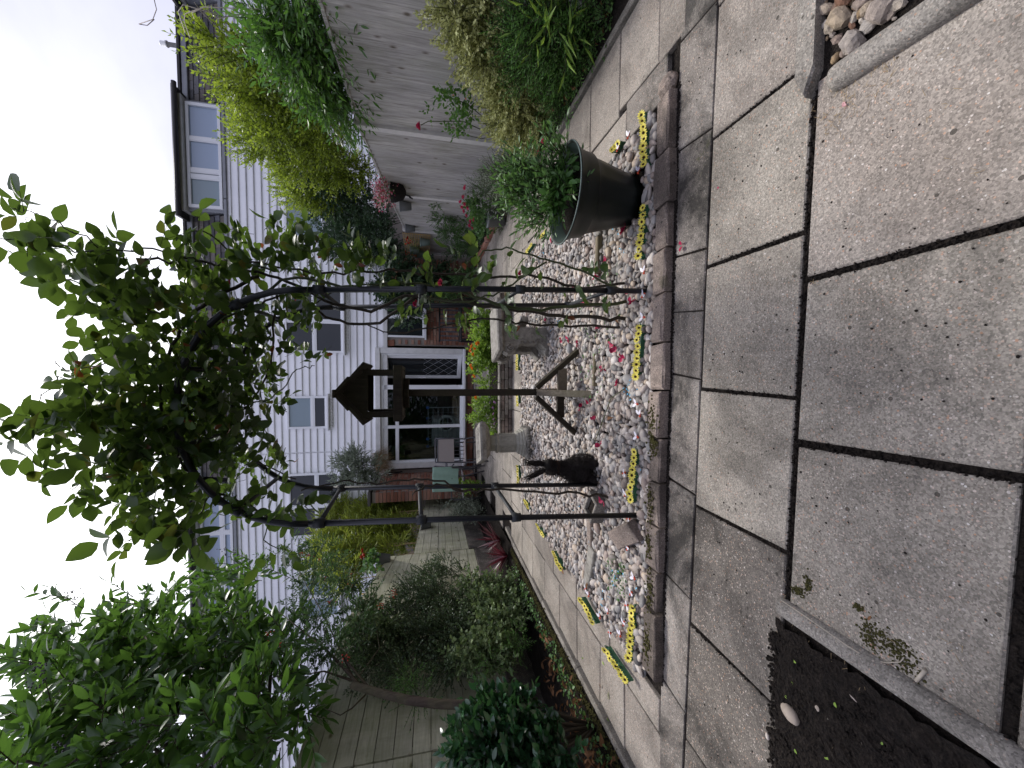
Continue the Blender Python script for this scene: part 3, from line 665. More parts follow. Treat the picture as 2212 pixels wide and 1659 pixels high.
for _ in range(420):
    x = rr.uniform(.88, 1.5); yk = rr.uniform(.35, .88); s_ = rr.uniform(.004, .016)
    rest.ico((x, yk, s_*.4), (s_, s_*rr.uniform(.6, 1), s_*rr.uniform(.5, .9)), rotm(rr, 2), 1, rr, .2)
tag(rest.build('rock_chips', M['rock']), 'small broken chips between the larger rocks', 'stone chips', kind='stuff')

# ================================================================== THE TERRACE
ha = math.atan(HA); ES = Vector((math.cos(ha), -math.sin(ha), 0)); EN = Vector((-math.sin(ha), -math.cos(ha), 0)); EZ = Vector((0, 0, 1)); HO = Vector((0, HY, 0))
HM = Matrix((ES, -EN, EZ)).transposed()
def HW(s, n, z): return HO+ES*s+EN*n+EZ*z
def hbox(m_, s0, s1, n0, n1, z0, z1, bv=0): return m_.box(HW((s0+s1)/2, (n0+n1)/2, (z0+z1)/2), (abs(s1-s0), abs(n1-n0), abs(z1-z0)), HM, bv)
ZC0, ZC1 = 2.13, 5.29
HS = [('white clad terraced house at the right with a shrub covered window', 3.95, 15.0), ('middle white clad terraced house with open patio doors', -2.16, 3.95), ('white clad terraced house at the left behind the bamboo', -15.0, -2.16)]
houses = []
for lb, s0, s1 in HS:
    h = thing('terraced_house', HW((s0+s1)/2, 0, 0), lb, 'house', 'terraced houses behind the garden'); houses.append(h)
    m_ = MB(); hbox(m_, s0+.002, s1-.002, -.5, -.002, ZC0-.0, ZC1+.05); m_.build('upper_wall', M['clad'], h)
    m_ = MB()
    if s0 > -2.2 and s0 < 0: hbox(m_, s0, -2.1, -.3, -.012, 0, ZC0); hbox(m_, .92, s1, -.3, -.012, 0, ZC0); hbox(m_, -2.1, .92, -.3, -.012, 0, .2)
    else: hbox(m_, s0, s1, -.3, -.012, 0, ZC0)
    m_.build('brick_wall', M['mortar'], h)
    z = ZC0; ph = .1475
    segs = [(s0, s1)]
    if s0 > -2.2 and s0 < 0: segs = [(s0, -1.60), (-1.57, s1)]
    while z < ZC1-.02:
        for a, b in segs:
            vs = [HW(a, 0, z), HW(b, 0, z), HW(a, .034, z+.002), HW(b, .034, z+.002), HW(a, .036, z+.018), HW(b, .036, z+.018), HW(a, .010, z+ph-.016), HW(b, .010, z+ph-.016), HW(a, .006, z+ph), HW(b, .006, z+ph)]
            m_ = MB(); m_.add(vs, [(0, 1, 3, 2), (2, 3, 5, 4), (4, 5, 7, 6), (6, 7, 9, 8), (0, 2, 4, 6, 8), (1, 9, 7, 5, 3)]); m_.build('cladding_board', M['clad'], h)
        z += ph
    m_ = MB(); hbox(m_, s0+.01, s1-.01, 0, .06, ZC0-.09, ZC0-.003, .004); m_.build('base_trim', M['upvc_dirty'], h)
    m_ = MB(); hbox(m_, s0+.01, s1-.01, 0, .075, ZC1+.005, ZC1+.06, .004); m_.build('lead_flashing', M['lead'], h)
# mansard slope above the boards: tiles in courses between the dormers
SL0, SL1 = (.045, ZC1+.05), (-.22, 6.08)
def slope(t): return SL0[0]+(SL1[0]-SL0[0])*t, SL0[1]+(SL1[1]-SL0[1])*t
for (h, a, b) in ((houses[0], 5.95, 7.9), (houses[1], -2.10, 3.62), (houses[0], 10.3, 14.8), (houses[2], -14.5, -6.4)):
    n0, z0 = slope(0); n1, z1 = slope(1)
    m_ = MB(); m_.add([HW(a, n0-.03, z0), HW(b, n0-.03, z0), HW(b, n1-.03, z1), HW(a, n1-.03, z1)], [(0, 1, 2, 3)]); m_.build('roof_slope', M['slate'], h)
    rows = 6; tw = .19; rt_ = random.Random(int(a*10)); me0 = None
    for r_ in range(rows):
        x = a - (tw/2 if r_ % 2 else 0)
        while x < b-.01:
            xa, xb = max(a, x)+.003, min(b, x+tw)-.003; x += tw
            if xb-xa < .02: continue
            t0, t1 = r_/rows, (r_+1)/rows; na, za = slope(t0-.0); nb, zb = slope(min(1, t1+.01)); d = rt_.uniform(-.003, .003)
            m_ = MB(); m_.add([HW(xa, na+.012+d, za), HW(xb, na+.012+d, za), HW(xb, nb-.006, zb), HW(xa, nb-.006, zb), HW(xa, na-.01, za), HW(xb, na-.01, za)], [(0, 1, 2, 3), (4, 5, 1, 0), (0, 3, 4), (1, 5, 2)]); m_.build('roof_tile', M['slate'], h)
    m_ = MB(); hbox(m_, a-.05, b+.05, -.30, -.165, 6.06, 6.17, .01); m_.build('roof_trim', M['lead'], h)
    m_ = MB(); hbox(m_, a-.08, b+.08, -.34, -.14, 6.172, 6.235, .01); m_.build('roof_edge', M['gutter'], h)
for h, s0, s1 in ((houses[0], 4, 15), (houses[1], -2.1, 3.9), (houses[2], -15, -2.2)):
    m_ = MB(); hbox(m_, s0, s1, -7, -.36, 5.2, 6.19); m_.build('flat_roof', M['gutter'], h)
# windows ------------------------------------------------------------
def window(h, s0, s1, z0, z1, cols, rows, gl, n=.012, fr=.045, sill=True, dep=.05, mat='upvc', glmap=None):
    """cols/rows: fractions of the dividers; glmap {(i,j): material}"""
    cs = [0]+cols+[1]; rs_ = [0]+rows+[1]; W, Hh = s1-s0, z1-z0
    m_ = MB()
    for a, b in ((s0, s0+fr), (s1-fr, s1)): hbox(m_, a, b, n, n+dep, z0, z1, .006)
    for a, b in ((z0, z0+fr), (z1-fr, z1)): hbox(m_, s0+fr+.001, s1-fr-.001, n, n+dep-.003, a, b, .006)
    for c in cols: hbox(m_, s0+W*c-fr*.55, s0+W*c+fr*.55, n, n+dep-.006, z0+fr, z1-fr, .005)
    for c in rows: hbox(m_, s0+fr, s1-fr, n, n+dep-.009, z0+Hh*c-fr*.5, z0+Hh*c+fr*.5, .005)
    f = m_.build('window', M[mat], h)
    for i in range(len(cs)-1):
        for j in range(len(rs_)-1):
            a, b = s0+W*cs[i]+fr*.4, s0+W*cs[i+1]-fr*.4; c, d = z0+Hh*rs_[j]+fr*.4, z0+Hh*rs_[j+1]-fr*.4
            g = (glmap or {}).get((i, j), gl); m_ = MB(); hbox(m_, a, b, n+.008, n+.016, c, d); m_.build('pane', M[g], f)
            m_ = MB()
            for (p, q, u_, v_) in ((a, a+.03, c, d), (b-.03, b, c, d), (a+.031, b-.031, c, c+.03), (a+.031, b-.031, d-.03, d)): hbox(m_, p, q, n+.018, n+dep-.012, u_, v_, .003)
            m_.build('sash', M[mat], f)
    if sill: m_ = MB(); hbox(m_, s0-.05, s1+.05, .0, n+.11, z0-.045, z0-.004, .006); m_.build('sill', M[mat], f)
    return f
def wpx(h, px0, px1, py0, py1, *a, **k):
    s0, zb = FH(px1, (py0+py1)/2)[0], FH(px1, (py0+py1)/2)[1]; zt = FH(px0, (py0+py1)/2)[1]
    pm_ = (px0+px1)/2; sa, sb = FH(pm_, py1)[0], FH(pm_, py0)[0]; return window(h, sa, sb, zb, zt, *a, **k)
H0, H1, H2 = houses
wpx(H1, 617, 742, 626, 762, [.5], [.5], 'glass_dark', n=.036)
wpx(H0, 617, 700, 430, 516, [], [], 'glass_blue_grey', n=.036)
wpx(H1, 622, 708, 855, 925, [], [.36], 'glass_blue_grey', n=.036, glmap={(0, 0): 'glass_dark'})
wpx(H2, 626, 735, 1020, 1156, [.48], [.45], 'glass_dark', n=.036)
wpx(H2, 650, 735, 1240, 1330, [.5], [], 'glass_blue_grey', n=.036)
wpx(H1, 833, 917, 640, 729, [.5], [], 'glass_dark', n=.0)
# scalloped ends of the boards under two sills
for a, b, px in ((626, 762, 742), (855, 925, 708)):
    s1_, z_ = FH(px+4, a); s0_, _ = FH(px+4, b); m_ = MB(); k = int((s1_-s0_)/.075)
    for i in range(k): s_ = s0_+(i+.5)*(s1_-s0_)/k; m_.lathe([(0.0001, 0), (.034, 0), (.034, .02), (.0001, .02)], (0, 0, 0), 12) if False else m_.tube([HW(s_, .02, z_-.035), HW(s_, .062, z_-.035)], .036, 12)
    m_.build('scalloped_trim', M['upvc_dirty'], H1)
# dormers ------------------------------------------------------------
def dormer(h, s0, s1, cols, panes, rows=[], openlast=False):
    zb, zt = ZC1+.07, 6.12; m_ = MB(); hbox(m_, s0-.06, s1+.06, -1.5, .02, zb-.02, zt); m_.build('dormer_cheek', M['lead'], h)
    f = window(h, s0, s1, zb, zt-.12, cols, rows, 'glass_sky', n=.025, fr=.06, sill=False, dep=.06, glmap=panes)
    m_ = MB(); hbox(m_, s0-.1, s1+.1, -1.4, .16, zt-.10, zt-.02, .01); m_.build('soffit', M['upvc_dirty'], h)
    m_ = MB(); hbox(m_, s0-.24, s1+.24, -1.6, .22, zt-.018, zt+.05, .008); m_.build('dormer_roof', M['gutter'], h)
    m_ = MB(); m_.tube([HW(s0-.26, .25, zt-.03), HW(s1+.26, .25, zt-.03)], .045, 10); m_.build('gutter', M['gutter'], h, True)
    return f
dormer(H0, 3.72, 5.84, [.30, .36, .66], {(0, 0): 'glass_blue_grey', (1, 0): 'glass_blue_grey', (2, 0): 'glass_sky', (3, 0): 'glass_sky'})
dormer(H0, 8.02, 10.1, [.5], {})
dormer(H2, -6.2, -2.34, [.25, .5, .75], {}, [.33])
def vent(px, py, h, hh=.38):
    s_, z_ = FH(px, py, -.5); c = HW(s_, -.5, z_); m_ = MB(); m_.lathe([(.045, 0), (.045, hh*.62), (.065, hh*.62), (.065, hh*.70), (.05, hh*.72), (.05, hh*.95), (.03, hh)], c, 14); m_.build('vent_pipe', M['upvc_dirty'], h, True)
vent(390, 103, H0); vent(404, 515, H0, .3); vent(420, 1040, H2, .42)
# bricks, laid in courses over the mortar wall -------------------------
bme = bpy.data.meshes.new('brick'); b = MB(); b.box((0, 0, 0), (.215, .022, .064), None, .004); bme.from_pydata(b.v, [], b.f); bme.materials.append(M['brick'])
def brickrun(h, s0, s1, z0, z1, holes=(), lim=300, n=-.004):
    rest = MB(); cnt = 0; z = z0; k = 0; hl = wloc(h)
    while z+.07 < z1:
        x = s0-(.112 if k % 2 else 0)
        while x < s1-.03:
            a, b_ = max(s0, x)+.004, min(s1, x+.225)-.004; x += .225
            if b_-a < .04 or any(a < q[1] and b_ > q[0] and z < q[3] and z+.07 > q[2] for q in holes): continue
            c = HW((a+b_)/2, n, z+.037)
            if cnt < lim and b_-a > .2:
                o = link('brick', bme, h); o.location = c-hl; o.rotation_euler = (0, 0, -ha); cnt += 1
            else: rest.box(c, (b_-a, .022, .064), HM, .004)
        z += .075; k += 1
    if rest.v: rest.build('bricks', M['brick'], h)['kind'] = 'stuff'
brickrun(H1, .95, 3.0, .0, ZC0-.09, holes=[(*[FH(875, 729)[0]-.0, FH(875, 640)[0]], FH(917, 680)[1]-.05, FH(833, 680)[1])], lim=215)
brickrun(H1, -2.1, .93, .0, .18, lim=85)
# wing wall at the left of the patio doors
ww = thing('brick_wing_wall', HW(-2.3, .6, 0), 'red brick wing wall with dark sloping coping left of the patio doors', 'wall')
m_ = MB(); m_.box(HW(-2.3, .65, 1.12), (.22, 1.3, 2.24), HM); m_.build('wall_core', M['mortar'], ww)
z = 0; k = 0; cnt = 0; rest = MB(); wl = wloc(ww)
while z < 2.15:
    n_ = .02-(.11 if k % 2 else 0)
    while n_ < 1.28:
        a, b_ = max(n_, .0), min(n_+.217, 1.3); n_ += .225
        if b_-a < .05: continue
        rest.box(HW(-2.183, (a+b_)/2, z+.037), (.022, b_-a-.008, .064), HM, .004)
    rest.box(HW(-2.3, 1.304, z+.037), (.21, .022, .064), HM, .004); z += .075; k += 1
rest.build('bricks', M['brick'], ww)['kind'] = 'stuff'
m_ = MB(); m_.box(HW(-2.3, .66, 2.29), (.30, 1.4, .06), HM, .01); m_.build('coping', M['slate'], ww)
# patio doors ---------------------------------------------------------
pd = thing('patio_doors', HW(-.58, 0, .2), 'wide white framed patio doors and windows with one door ajar', 'patio doors')
def P2(px, py): return FH(px, py, .05)
fs0, fs1 = P2(900, 1009)[0], P2(900, 752)[0]; fz0, fz1 = P2(1003, 880)[1], P2(811, 880)[1]
m_ = MB(); hbox(m_, fs0, fs1, -.08, .12, fz1-.12, fz1, .01); m_.build('head_beam', M['upvc_dirty'], pd)
m_ = MB(); hbox(m_, fs0, fs0+.13, -.08, .11, fz0+.05, fz1-.122, .01); m_.build('left_surround', M['upvc_dirty'], pd)
m_ = MB(); hbox(m_, fs1-.13, fs1, -.08, .11, fz0+.05, fz1-.122, .01); m_.build('right_surround', M['upvc_dirty'], pd)
m_ = MB(); hbox(m_, fs0, fs1, -.08, .15, fz0-.02, fz0+.048, .01); m_.build('threshold', M['upvc'], pd)
sA = P2(900, 921)[0]; sB = P2(900, 836)[0]; zt = P2(857, 900)[1]
L_, R2_ = fs0+.132, fs1-.132; zb_, zt_ = fz0+.05, fz1-.124
m_ = MB()
for a, b in ((L_, L_+.05), (sA-.035, sA+.035), (sB-.05, sB+.05), (R2_-.04, R2_)): hbox(m_, a, b, -.02, .06, zb_, zt_, .006)
for a, b in ((L_+.051, sA-.036), (sA+.036, sB-.051)):
    hbox(m_, a, b, -.02, .055, zb_, zb_+.06, .006); hbox(m_, a, b, -.02, .055, zt_-.05, zt_, .006); hbox(m_, a, b, -.02, .055, zt-.05, zt+.03, .006)
hbox(m_, sB+.051, R2_-.041, -.02, .05, zt_-.04, zt_, .006)
m_.build('door_frame', M['upvc'], pd)
for a, b in ((L_+.04, sA-.03), (sA+.03, sB-.04)):
    for c, d in ((zb_+.05, zt-.04), (zt+.02, zt_-.04)): m_ = MB(); hbox(m_, a, b, .006, .014, c, d); m_.build('pane', M['glass_room'], pd)
# the open leaf, hinged at the right
hp_ = HW(R2_-.03, .02, 0); ang = R_(38); wl_ = (R2_-sB)-.09
lf = thing('door_leaf', hp_-wloc(pd)); lf.parent = pd
dl = (-ES*math.cos(ang)-EN*math.sin(ang)); LM = Matrix((dl, Vector((-dl.y, dl.x, 0)), EZ)).transposed()
def lbox(m_, u0, u1, z0, z1, th=.05, bv=.005): m_.box(hp_+dl*((u0+u1)/2)+EZ*((z0+z1)/2), (u1-u0, th, z1-z0), LM, bv)
m_ = MB(); lw = wl_
for a, b in ((0, .08), (lw-.08, lw)): lbox(m_, a, b, zb_+.01, zt_-.05)
for a, b in ((zb_+.01, zb_+.11), (zt_-.15, zt_-.05)): lbox(m_, .081, lw-.081, a, b, .046)
m_.build('leaf_frame', M['upvc'], lf)
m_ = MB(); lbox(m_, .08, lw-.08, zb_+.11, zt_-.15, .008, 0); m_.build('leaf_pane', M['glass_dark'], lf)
m_ = MB(); zz0, zz1 = zb_+.11, zb_+.95; u0, u1 = .08, lw-.08; st_ = .16
for sgn in (1, -1):
    q = -1.2
    while q < 2:
        pts_ = []
        for i in range(41):
            u = u0+(u1-u0)*i/40; z = zz0+q+sgn*(u-u0)*1.3
            if zz0 <= z <= zz1: pts_.append(hp_+dl*u+EZ*z)
        if len(pts_) > 2:
            for off in (.01, -.01): m_.tube([pts_[0]+LM.col[1]*off, pts_[-1]+LM.col[1]*off], .004, 4)
        q += st_*1.6
m_.build('lattice_lead', M['lead'], lf)
m_ = MB(); m_.beam(hp_+dl*(lw-.04)+LM.col[1]*.05+EZ*1.15, hp_+dl*(lw-.04)+LM.col[1]*.05+EZ*1.35, .025, .025, (1, 0, 0)); m_.build('door_handle', M['upvc'], lf)
# room behind
rm = thing('room', HW(-.6, -1.5, 0)); rm.parent = H1; rm.location = HW(-.6, -1.5, 0)-wloc(H1)
m_ = MB(); 
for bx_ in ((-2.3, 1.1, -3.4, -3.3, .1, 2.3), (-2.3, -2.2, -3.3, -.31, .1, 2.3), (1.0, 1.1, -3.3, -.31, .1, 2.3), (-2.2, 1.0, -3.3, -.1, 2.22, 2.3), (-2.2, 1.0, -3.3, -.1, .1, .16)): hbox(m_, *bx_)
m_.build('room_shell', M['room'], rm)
# things seen through the glass
wm = thing('washing_machine', HW(-1.35, -1.1, .16), 'white washing machine with round door seen through the patio window', 'washing machine')
m_ = MB(); hbox(m_, -1.75, -1.0, -1.6, -.95, .16, 1.0, .02); m_.build('cabinet', M['appliance'], wm)
m_ = MB(); q = HW(-1.13, -.93, .62); a = [q+ES*(.2*math.cos(t*math.pi/14))+EZ*(.2*math.sin(t*math.pi/14)) for t in range(29)]; m_.tube(a, .035, 8, False); m_.build('door_ring', M['upvc'], wm, True)
m_ = MB(); m_.tube([q, q+EN*.03], .17, 24); m_.build('door_glass', M['glass_dark'], wm)
ca = thing('clothes_airer', HW(-1.1, -.5, .16), 'grey metal clothes airer with blue corners behind the patio window', 'clothes airer')
m_ = MB()
for n_ in (-.35, -.75):
    sa, sb = (-.62, -1.42) if n_ > -.5 else (-.95, -1.7)
    for s_ in (sa, sb): m_.tube([HW(s_, n_, .16), HW(s_, n_, 1.12)], .011, 6)
    for i in range(7): m_.tube([HW(sa, n_, .35+i*.125), HW(sb, n_, .35+i*.125)], .006, 5)
    for i in range(5): s_ = sa+(sb-sa)*(i+1)/6; m_.tube([HW(s_, n_, .35), HW(s_, n_, 1.1)], .004, 4)
m_.build('rails', M['chrome'], ca)
m_ = MB()
for n_, ss in ((-.35, (-.62, -1.42)), (-.75, (-.95, -1.7))):
    for s_ in ss: hbox(m_, s_-.03, s_+.03, n_-.02, n_+.025, 1.07, 1.15, .01)
m_.build('corner_joints', M['blue_plastic'], ca)
# dead straw hanging over the head beam
rs = np.random.RandomState(5); n = 420; s_ = rs.uniform(-2.08, -1.62, n); A = np.array([HW(s_[i], .13+rs.rand()*.05, 2.32+.05*rs.randn()) for i in range(n)]); B = A+np.stack([.12*rs.randn(n), .03*rs.randn(n)-.02, -.18-.2*rs.rand(n)], 1)
o = stems_mesh('dead_climber', A, B, .0022, M['straw'], None); tag(o, 'tuft of dead straw coloured climber hanging at the left end of the patio door head', 'dead plant', kind='stuff')
# airbrick and bracket
m_ = MB(); s_, z_ = FH(843, 741); hbox(m_, s_-.07, s_+.07, .008, .02, z_-.09, z_+.09, .004); m_.build('airbrick', M['brick'], H1)
br = thing('hanging_bracket', HW(-1.98, .01, 1.9), 'black scrolled hanging basket bracket on brick left of the patio doors', 'bracket')
m_ = MB(); sx, zt2 = FH(842, 1012); sx = -2.14
m_.tube([HW(sx, .02, zt2+.02), HW(sx, .02, zt2-.3)], .008, 6); m_.tube([HW(sx, .02, zt2-.02), HW(sx+.03, .34, zt2-.02)], .008, 6); m_.tube([HW(sx, .02, zt2-.27), HW(sx+.02, .16, zt2-.16), HW(sx+.03, .32, zt2-.03)], .007, 6)
for c, r0 in (((.30, -.03), .035), ((.03, -.27), .03)):
    m_.tube([HW(sx+.02, c[0]+r0*math.cos(t*.5)*(1-t*.04), zt2+c[1]+r0*math.sin(t*.5)*(1-t*.04)) for t in range(16)], .005, 5)
m_.build('bracket_arm', M['black_metal'], br)

# ================================================================== FENCES
def fx_r(y): return 2.50+.068*(y-1.9) if y < 4.3 else 2.66+.085*(y-4.3)
fence_pts = []
for px, py, X in ((687-18, -60, 2.62), (770, 262, 2.75), (835, 412, 2.86), (872, 492, 3.02)):
    p = FX(px, py, X); fence_pts.append((p.x, p.y, p.z))
fence_pts = [(2.50, .7, 1.85)]+[(2.62, 2.5, 1.84)]+fence_pts[1:]+[(3.12, 9.3, 1.50)]
lbs = ['silvery grey feather-edge fence panel at the near right behind the golden shrub', 'silvery grey fence panel with green algae stain in the middle of the right side', 'grey fence panel behind the hanging flower basket', 'grey fence panel behind the pale grey wall pot', 'farthest grey fence panel by the house holding the trellis']
for i, (a, b) in enumerate(zip(fence_pts, fence_pts[1:])):
    A, B = Vector((a[0], a[1], 0)), Vector((b[0], b[1], 0)); d = (B-A); L = d.length; d.normalize(); nrm_ = Vector((-d.y, d.x, 0)); 
    if nrm_.x > 0: nrm_ = -nrm_
    t = thing('garden_fence', (A+B)/2, lbs[i], 'fence', 'fence panels along the right side'); nb = int((L-.12)/.098); r = random.Random(i+40)
    for k in range(nb):
        u0 = .06+k*(L-.12)/nb; u1 = u0+(L-.12)/nb+.012; ztop = a[2]+(b[2]-a[2])*(k/nb); zt_ = ztop-.03+r.uniform(-.003, .003)
        p0, p1 = A+d*u0+nrm_*.004, A+d*u1+nrm_*.024; q0, q1 = A+d*u0-nrm_*.004, A+d*u1-nrm_*.004; zb_ = .17
        vs = [(*p.xy, z) for z in (zb_, zt_) for p in (q0, q1, p1, p0)]
        m_ = MB(); m_.add(vs, [(0, 1, 2, 3), (7, 6, 5, 4), (0, 4, 5, 1), (1, 5, 6, 2), (2, 6, 7, 3), (3, 7, 4, 0)]); m_.build('fence_board', M['fence_grey'], t)
    m_ = MB(); m_.beam(A+d*.06+EZ*(a[2]-.015), B-d*.06+EZ*(b[2]-.015), .055, .03, bv=.004); m_.build('fence_cap', M['fence_grey'], t)
    m_ = MB(); m_.beam(A+d*.06+EZ*.08, B-d*.06+EZ*.08, .05, .17, bv=.005); m_.build('gravel_board', M['kerb'], t)
plb = {1: 'concrete fence post between the near panel and the algae stained panel', 2: 'concrete fence post behind the pink rose', 3: 'concrete fence post next to the hanging basket', 4: 'concrete fence post beside the trellis', 0: 'nearest concrete fence post outside the picture', 5: 'concrete fence post at the house wall'}
for i, a in enumerate(fence_pts):
    m_ = MB(); m_.box((0, 0, (a[2]+.02)/2), (.085, .085, a[2]+.02), None, .008); o = m_.build('fence_post', M['post_conc']); o.location = (a[0]-.015, a[1], 0); o.rotation_euler = (0, 0, -.1)
    tag(o, plb[i], 'fence post', 'concrete posts of the right fence')
# left fence: horizontal boards, stepping up towards the camera
LF = [(-2.72, 9.35, -2.75, 6.40, .44, 1.14, 1.33, 7, 'low green stained board fence by the bamboo'), (-2.75, 6.38, -2.82, 5.0, .36, 1.72, 2.03, 11, 'taller green stained fence carrying the pot of red geraniums'),
      (-2.82, 4.98, -2.9, 3.1, .36, 2.05, 2.09, 12, 'tall board fence behind the ivy'), (-2.9, 3.08, -2.95, 1.2, .36, 2.08, 2.08, 12, 'tall shaded board fence behind the leaning tree trunk')]
for (xa, ya, xb, yb2, zb_, za, zb2, nb, lb) in LF:
    t = thing('board_fence', ((xa+xb)/2, (ya+yb2)/2, 0), lb, 'fence', 'board fences along the left side'); r = random.Random(int(ya*9)); A, B = Vector((xa, ya, 0)), Vector((xb, yb2, 0))
    for k in range(nb):
        z0a, z1a = zb_+(za-zb_)*k/nb, zb_+(za-zb_)*(k+1)/nb-.006; z0b, z1b = zb_+(zb2-zb_)*k/nb, zb_+(zb2-zb_)*(k+1)/nb-.006; o_ = r.uniform(0, .006)
        vs = [(xa+x, ya, z) for x, z in ((-.01, z0a), (.012+o_, z0a), (.012+o_, z1a), (-.01, z1a))]+[(xb+x, yb2, z) for x, z in ((-.01, z0b), (.012+o_, z0b), (.012+o_, z1b), (-.01, z1b))]
        m_ = MB(); m_.add(vs, [(3, 2, 1, 0), (4, 5, 6, 7), (0, 1, 5, 4), (1, 2, 6, 5), (2, 3, 7, 6), (3, 0, 4, 7)]); m_.build('fence_board', M['fence_green'], t)
    m_ = MB(); q_ = [(xa-.02, ya, zb_), (xb-.02, yb2, zb_), (xb-.02, yb2, zb2-.012), (xa-.02, ya, za-.012)]; m_.add(q_+[(x-.012, y, z) for x, y, z in q_], [(0, 1, 2, 3), (7, 6, 5, 4), (0, 4, 5, 1), (1, 5, 6, 2), (2, 6, 7, 3), (3, 7, 4, 0)]); m_.build('fence_backing', M['old_wood_l'], t)
    m_ = MB(); m_.beam(A+Vector((-.04, 0, .5)), A+Vector((-.04, 0, za-.02)), .07, .07) ; m_.beam(B+Vector((-.04, .04, .5)), B+Vector((-.04, .04, zb2-.02)), .07, .07); m_.build('fence_post', M['fence_green'], t)
    m_ = MB(); m_.beam(A+EZ*(zb_-.16)+Vector((.0, 0, 0)), B+EZ*(zb_-.16), .05, .30, bv=.005); m_.build('gravel_board', M['slab_dark'], t)

# ================================================================== ROSE ARCH
arch = thing('rose_arch', (-.1, 2.05, 0), 'dark metal rose arch standing in the pebbles overgrown with a climbing rose', 'garden arch')
def hoop(bl, br_, yt, xl, xr, ztop, zs, seed):
    pts = [Vector((bl[0], bl[1], -.02)), Vector((bl[0]*.45+xl*.55, bl[1], zs*.55)), Vector((xl, yt, zs))]; n = 22; c = (xl+xr)/2; w_ = (xr-xl)/2
    for i in range(1, n):
        a = math.pi*(1-i/n); pts.append(Vector((c+w_*math.copysign(abs(math.cos(a))**.92, math.cos(a)), yt, zs+(ztop-zs)*math.sin(a)**.95)))
    pts += [Vector((xr, yt, zs)), Vector((br_[0]*.45+xr*.55, br_[1], zs*.55)), Vector((br_[0], br_[1], -.02))]; return pts
hf = hoop((-.69, 1.83), (.47, 1.75), 1.80, -.60, .405, 2.09, 1.60, 1)
hb = hoop((-.66, 2.34), (.51, 2.29), 2.32, -.585, .43, 2.12, 1.62, 2)
for hp in (hf, hb):
    m_ = MB(); m_.tube(hp[2:-2], .0135, 10); m_.build('hoop', M['tube'], arch, True)
    for seg in (hp[:3], hp[-3:]): m_ = MB(); m_.tube(seg, .0135, 10); m_.build('post', M['tube'], arch, True)
def at_z(hp, z, right):
    s_ = hp[-3:][::-1] if right else hp[:3]
    for a, b in zip(s_, s_[1:]):
        if a.z <= z <= b.z: return a.lerp(b, (z-a.z)/(b.z-a.z))
    return s_[-1]
for right in (False, True):
    for z in (.22, .68, 1.13, 1.56):
        if z < .5 and not right: continue
        a, b = at_z(hf, z, right), at_z(hb, z+.02, right); d = (b-a).normalized(); m_ = MB(); m_.tube([a, b], .0105, 8); m_.build('crossbar', M['clip'], arch, True)
        for p in (a, b): m_ = MB(); m_.tube([p-EZ*.022, p+EZ*.022], .0205, 12); m_.tube([p, p+d*(.035 if p is a else -.035)], .0155, 8); m_.build('connector', M['clip'], arch, True)
for i in (4, 9, 13, 18):
    a, b = hf[2+i], hb[2+i]; m_ = MB(); m_.tube([a, b], .0105, 8); m_.build('crossbar', M['tube'], arch, True)
    m_ = MB(); m_.tube([a-(hf[1+i]-hf[2+i])*.25, a+(hf[1+i]-hf[2+i])*.25], .02, 10); m_.build('connector', M['clip'], arch, True)

# ================================================================== BIRD TABLE
bt = thing('bird_table', (-.06, 2.72, 0), 'dark wooden bird table with a little pitched roof and splayed braced feet', 'bird table')
bx, by = -.06, 2.72
m_ = MB(); m_.box((bx, by, .75), (.048, .048, 1.02), None, .004); m_.build('post', M['old_wood'], bt)
for (fx, fy, mt) in ((-.07-bx, 2.40-by, 'old_wood_l'), (-.37-bx, 2.72-by, 'old_wood'), (.245-bx, 2.66-by, 'old_wood'), (.0, .33, 'old_wood_l')):
    d = Vector((fx, fy, 0)); L = d.length; d.normalize(); a = Vector((bx, by, .325))+d*.035; b = Vector((bx, by, .022))+d*L
    m_ = MB(); m_.beam(a, b, .046, .036, bv=.003); m_.build('brace', M[mt], bt)
m_ = MB(); m_.beam((bx-.19, by+.012, .135), (bx-.02, by+.012, .135), .03, .055, bv=.003); m_.build('foot_rail', M['old_wood'], bt)
m_ = MB(); m_.beam((bx+.01, by-.04, .14), (bx+.175, by-.04, .14), .03, .07, bv=.003); m_.build('foot_rail', M['old_wood_l'], bt)
m_ = MB(); m_.beam((bx, by-.17, .13), (bx, by-.02, .13), .03, .05, bv=.003); m_.build('foot_rail', M['old_wood'], bt)
tz = 1.29
m_ = MB(); m_.box((bx, by, tz-.015), (.32, .30, .018), None, .002); m_.build('tray_floor', M['old_wood'], bt)
for (x, y, dx, dy) in ((0, -.155, .36, .02), (0, .155, .36, .02), (-.17, 0, .02, .288), (.17, 0, .02, .288)): m_ = MB(); m_.box((bx+x, by+y, tz), (dx, dy, .058), None, .004); m_.build('tray_rail', M['old_wood'], bt)
m_ = MB(); m_.beam((bx-.1, by, tz-.045), (bx+.1, by, tz-.045), .05, .035); m_.beam((bx, by-.1, tz-.046), (bx, by+.1, tz-.046), .05, .032); m_.build('tray_bracket', M['old_wood'], bt)
for (x, y) in ((-.135, -.125), (.135, -.125), (-.135, .125), (.135, .125)): m_ = MB(); m_.box((bx+x, by+y, tz+.115), (.036, .036, .20), None, .003); m_.build('roof_post', M['old_wood'], bt)
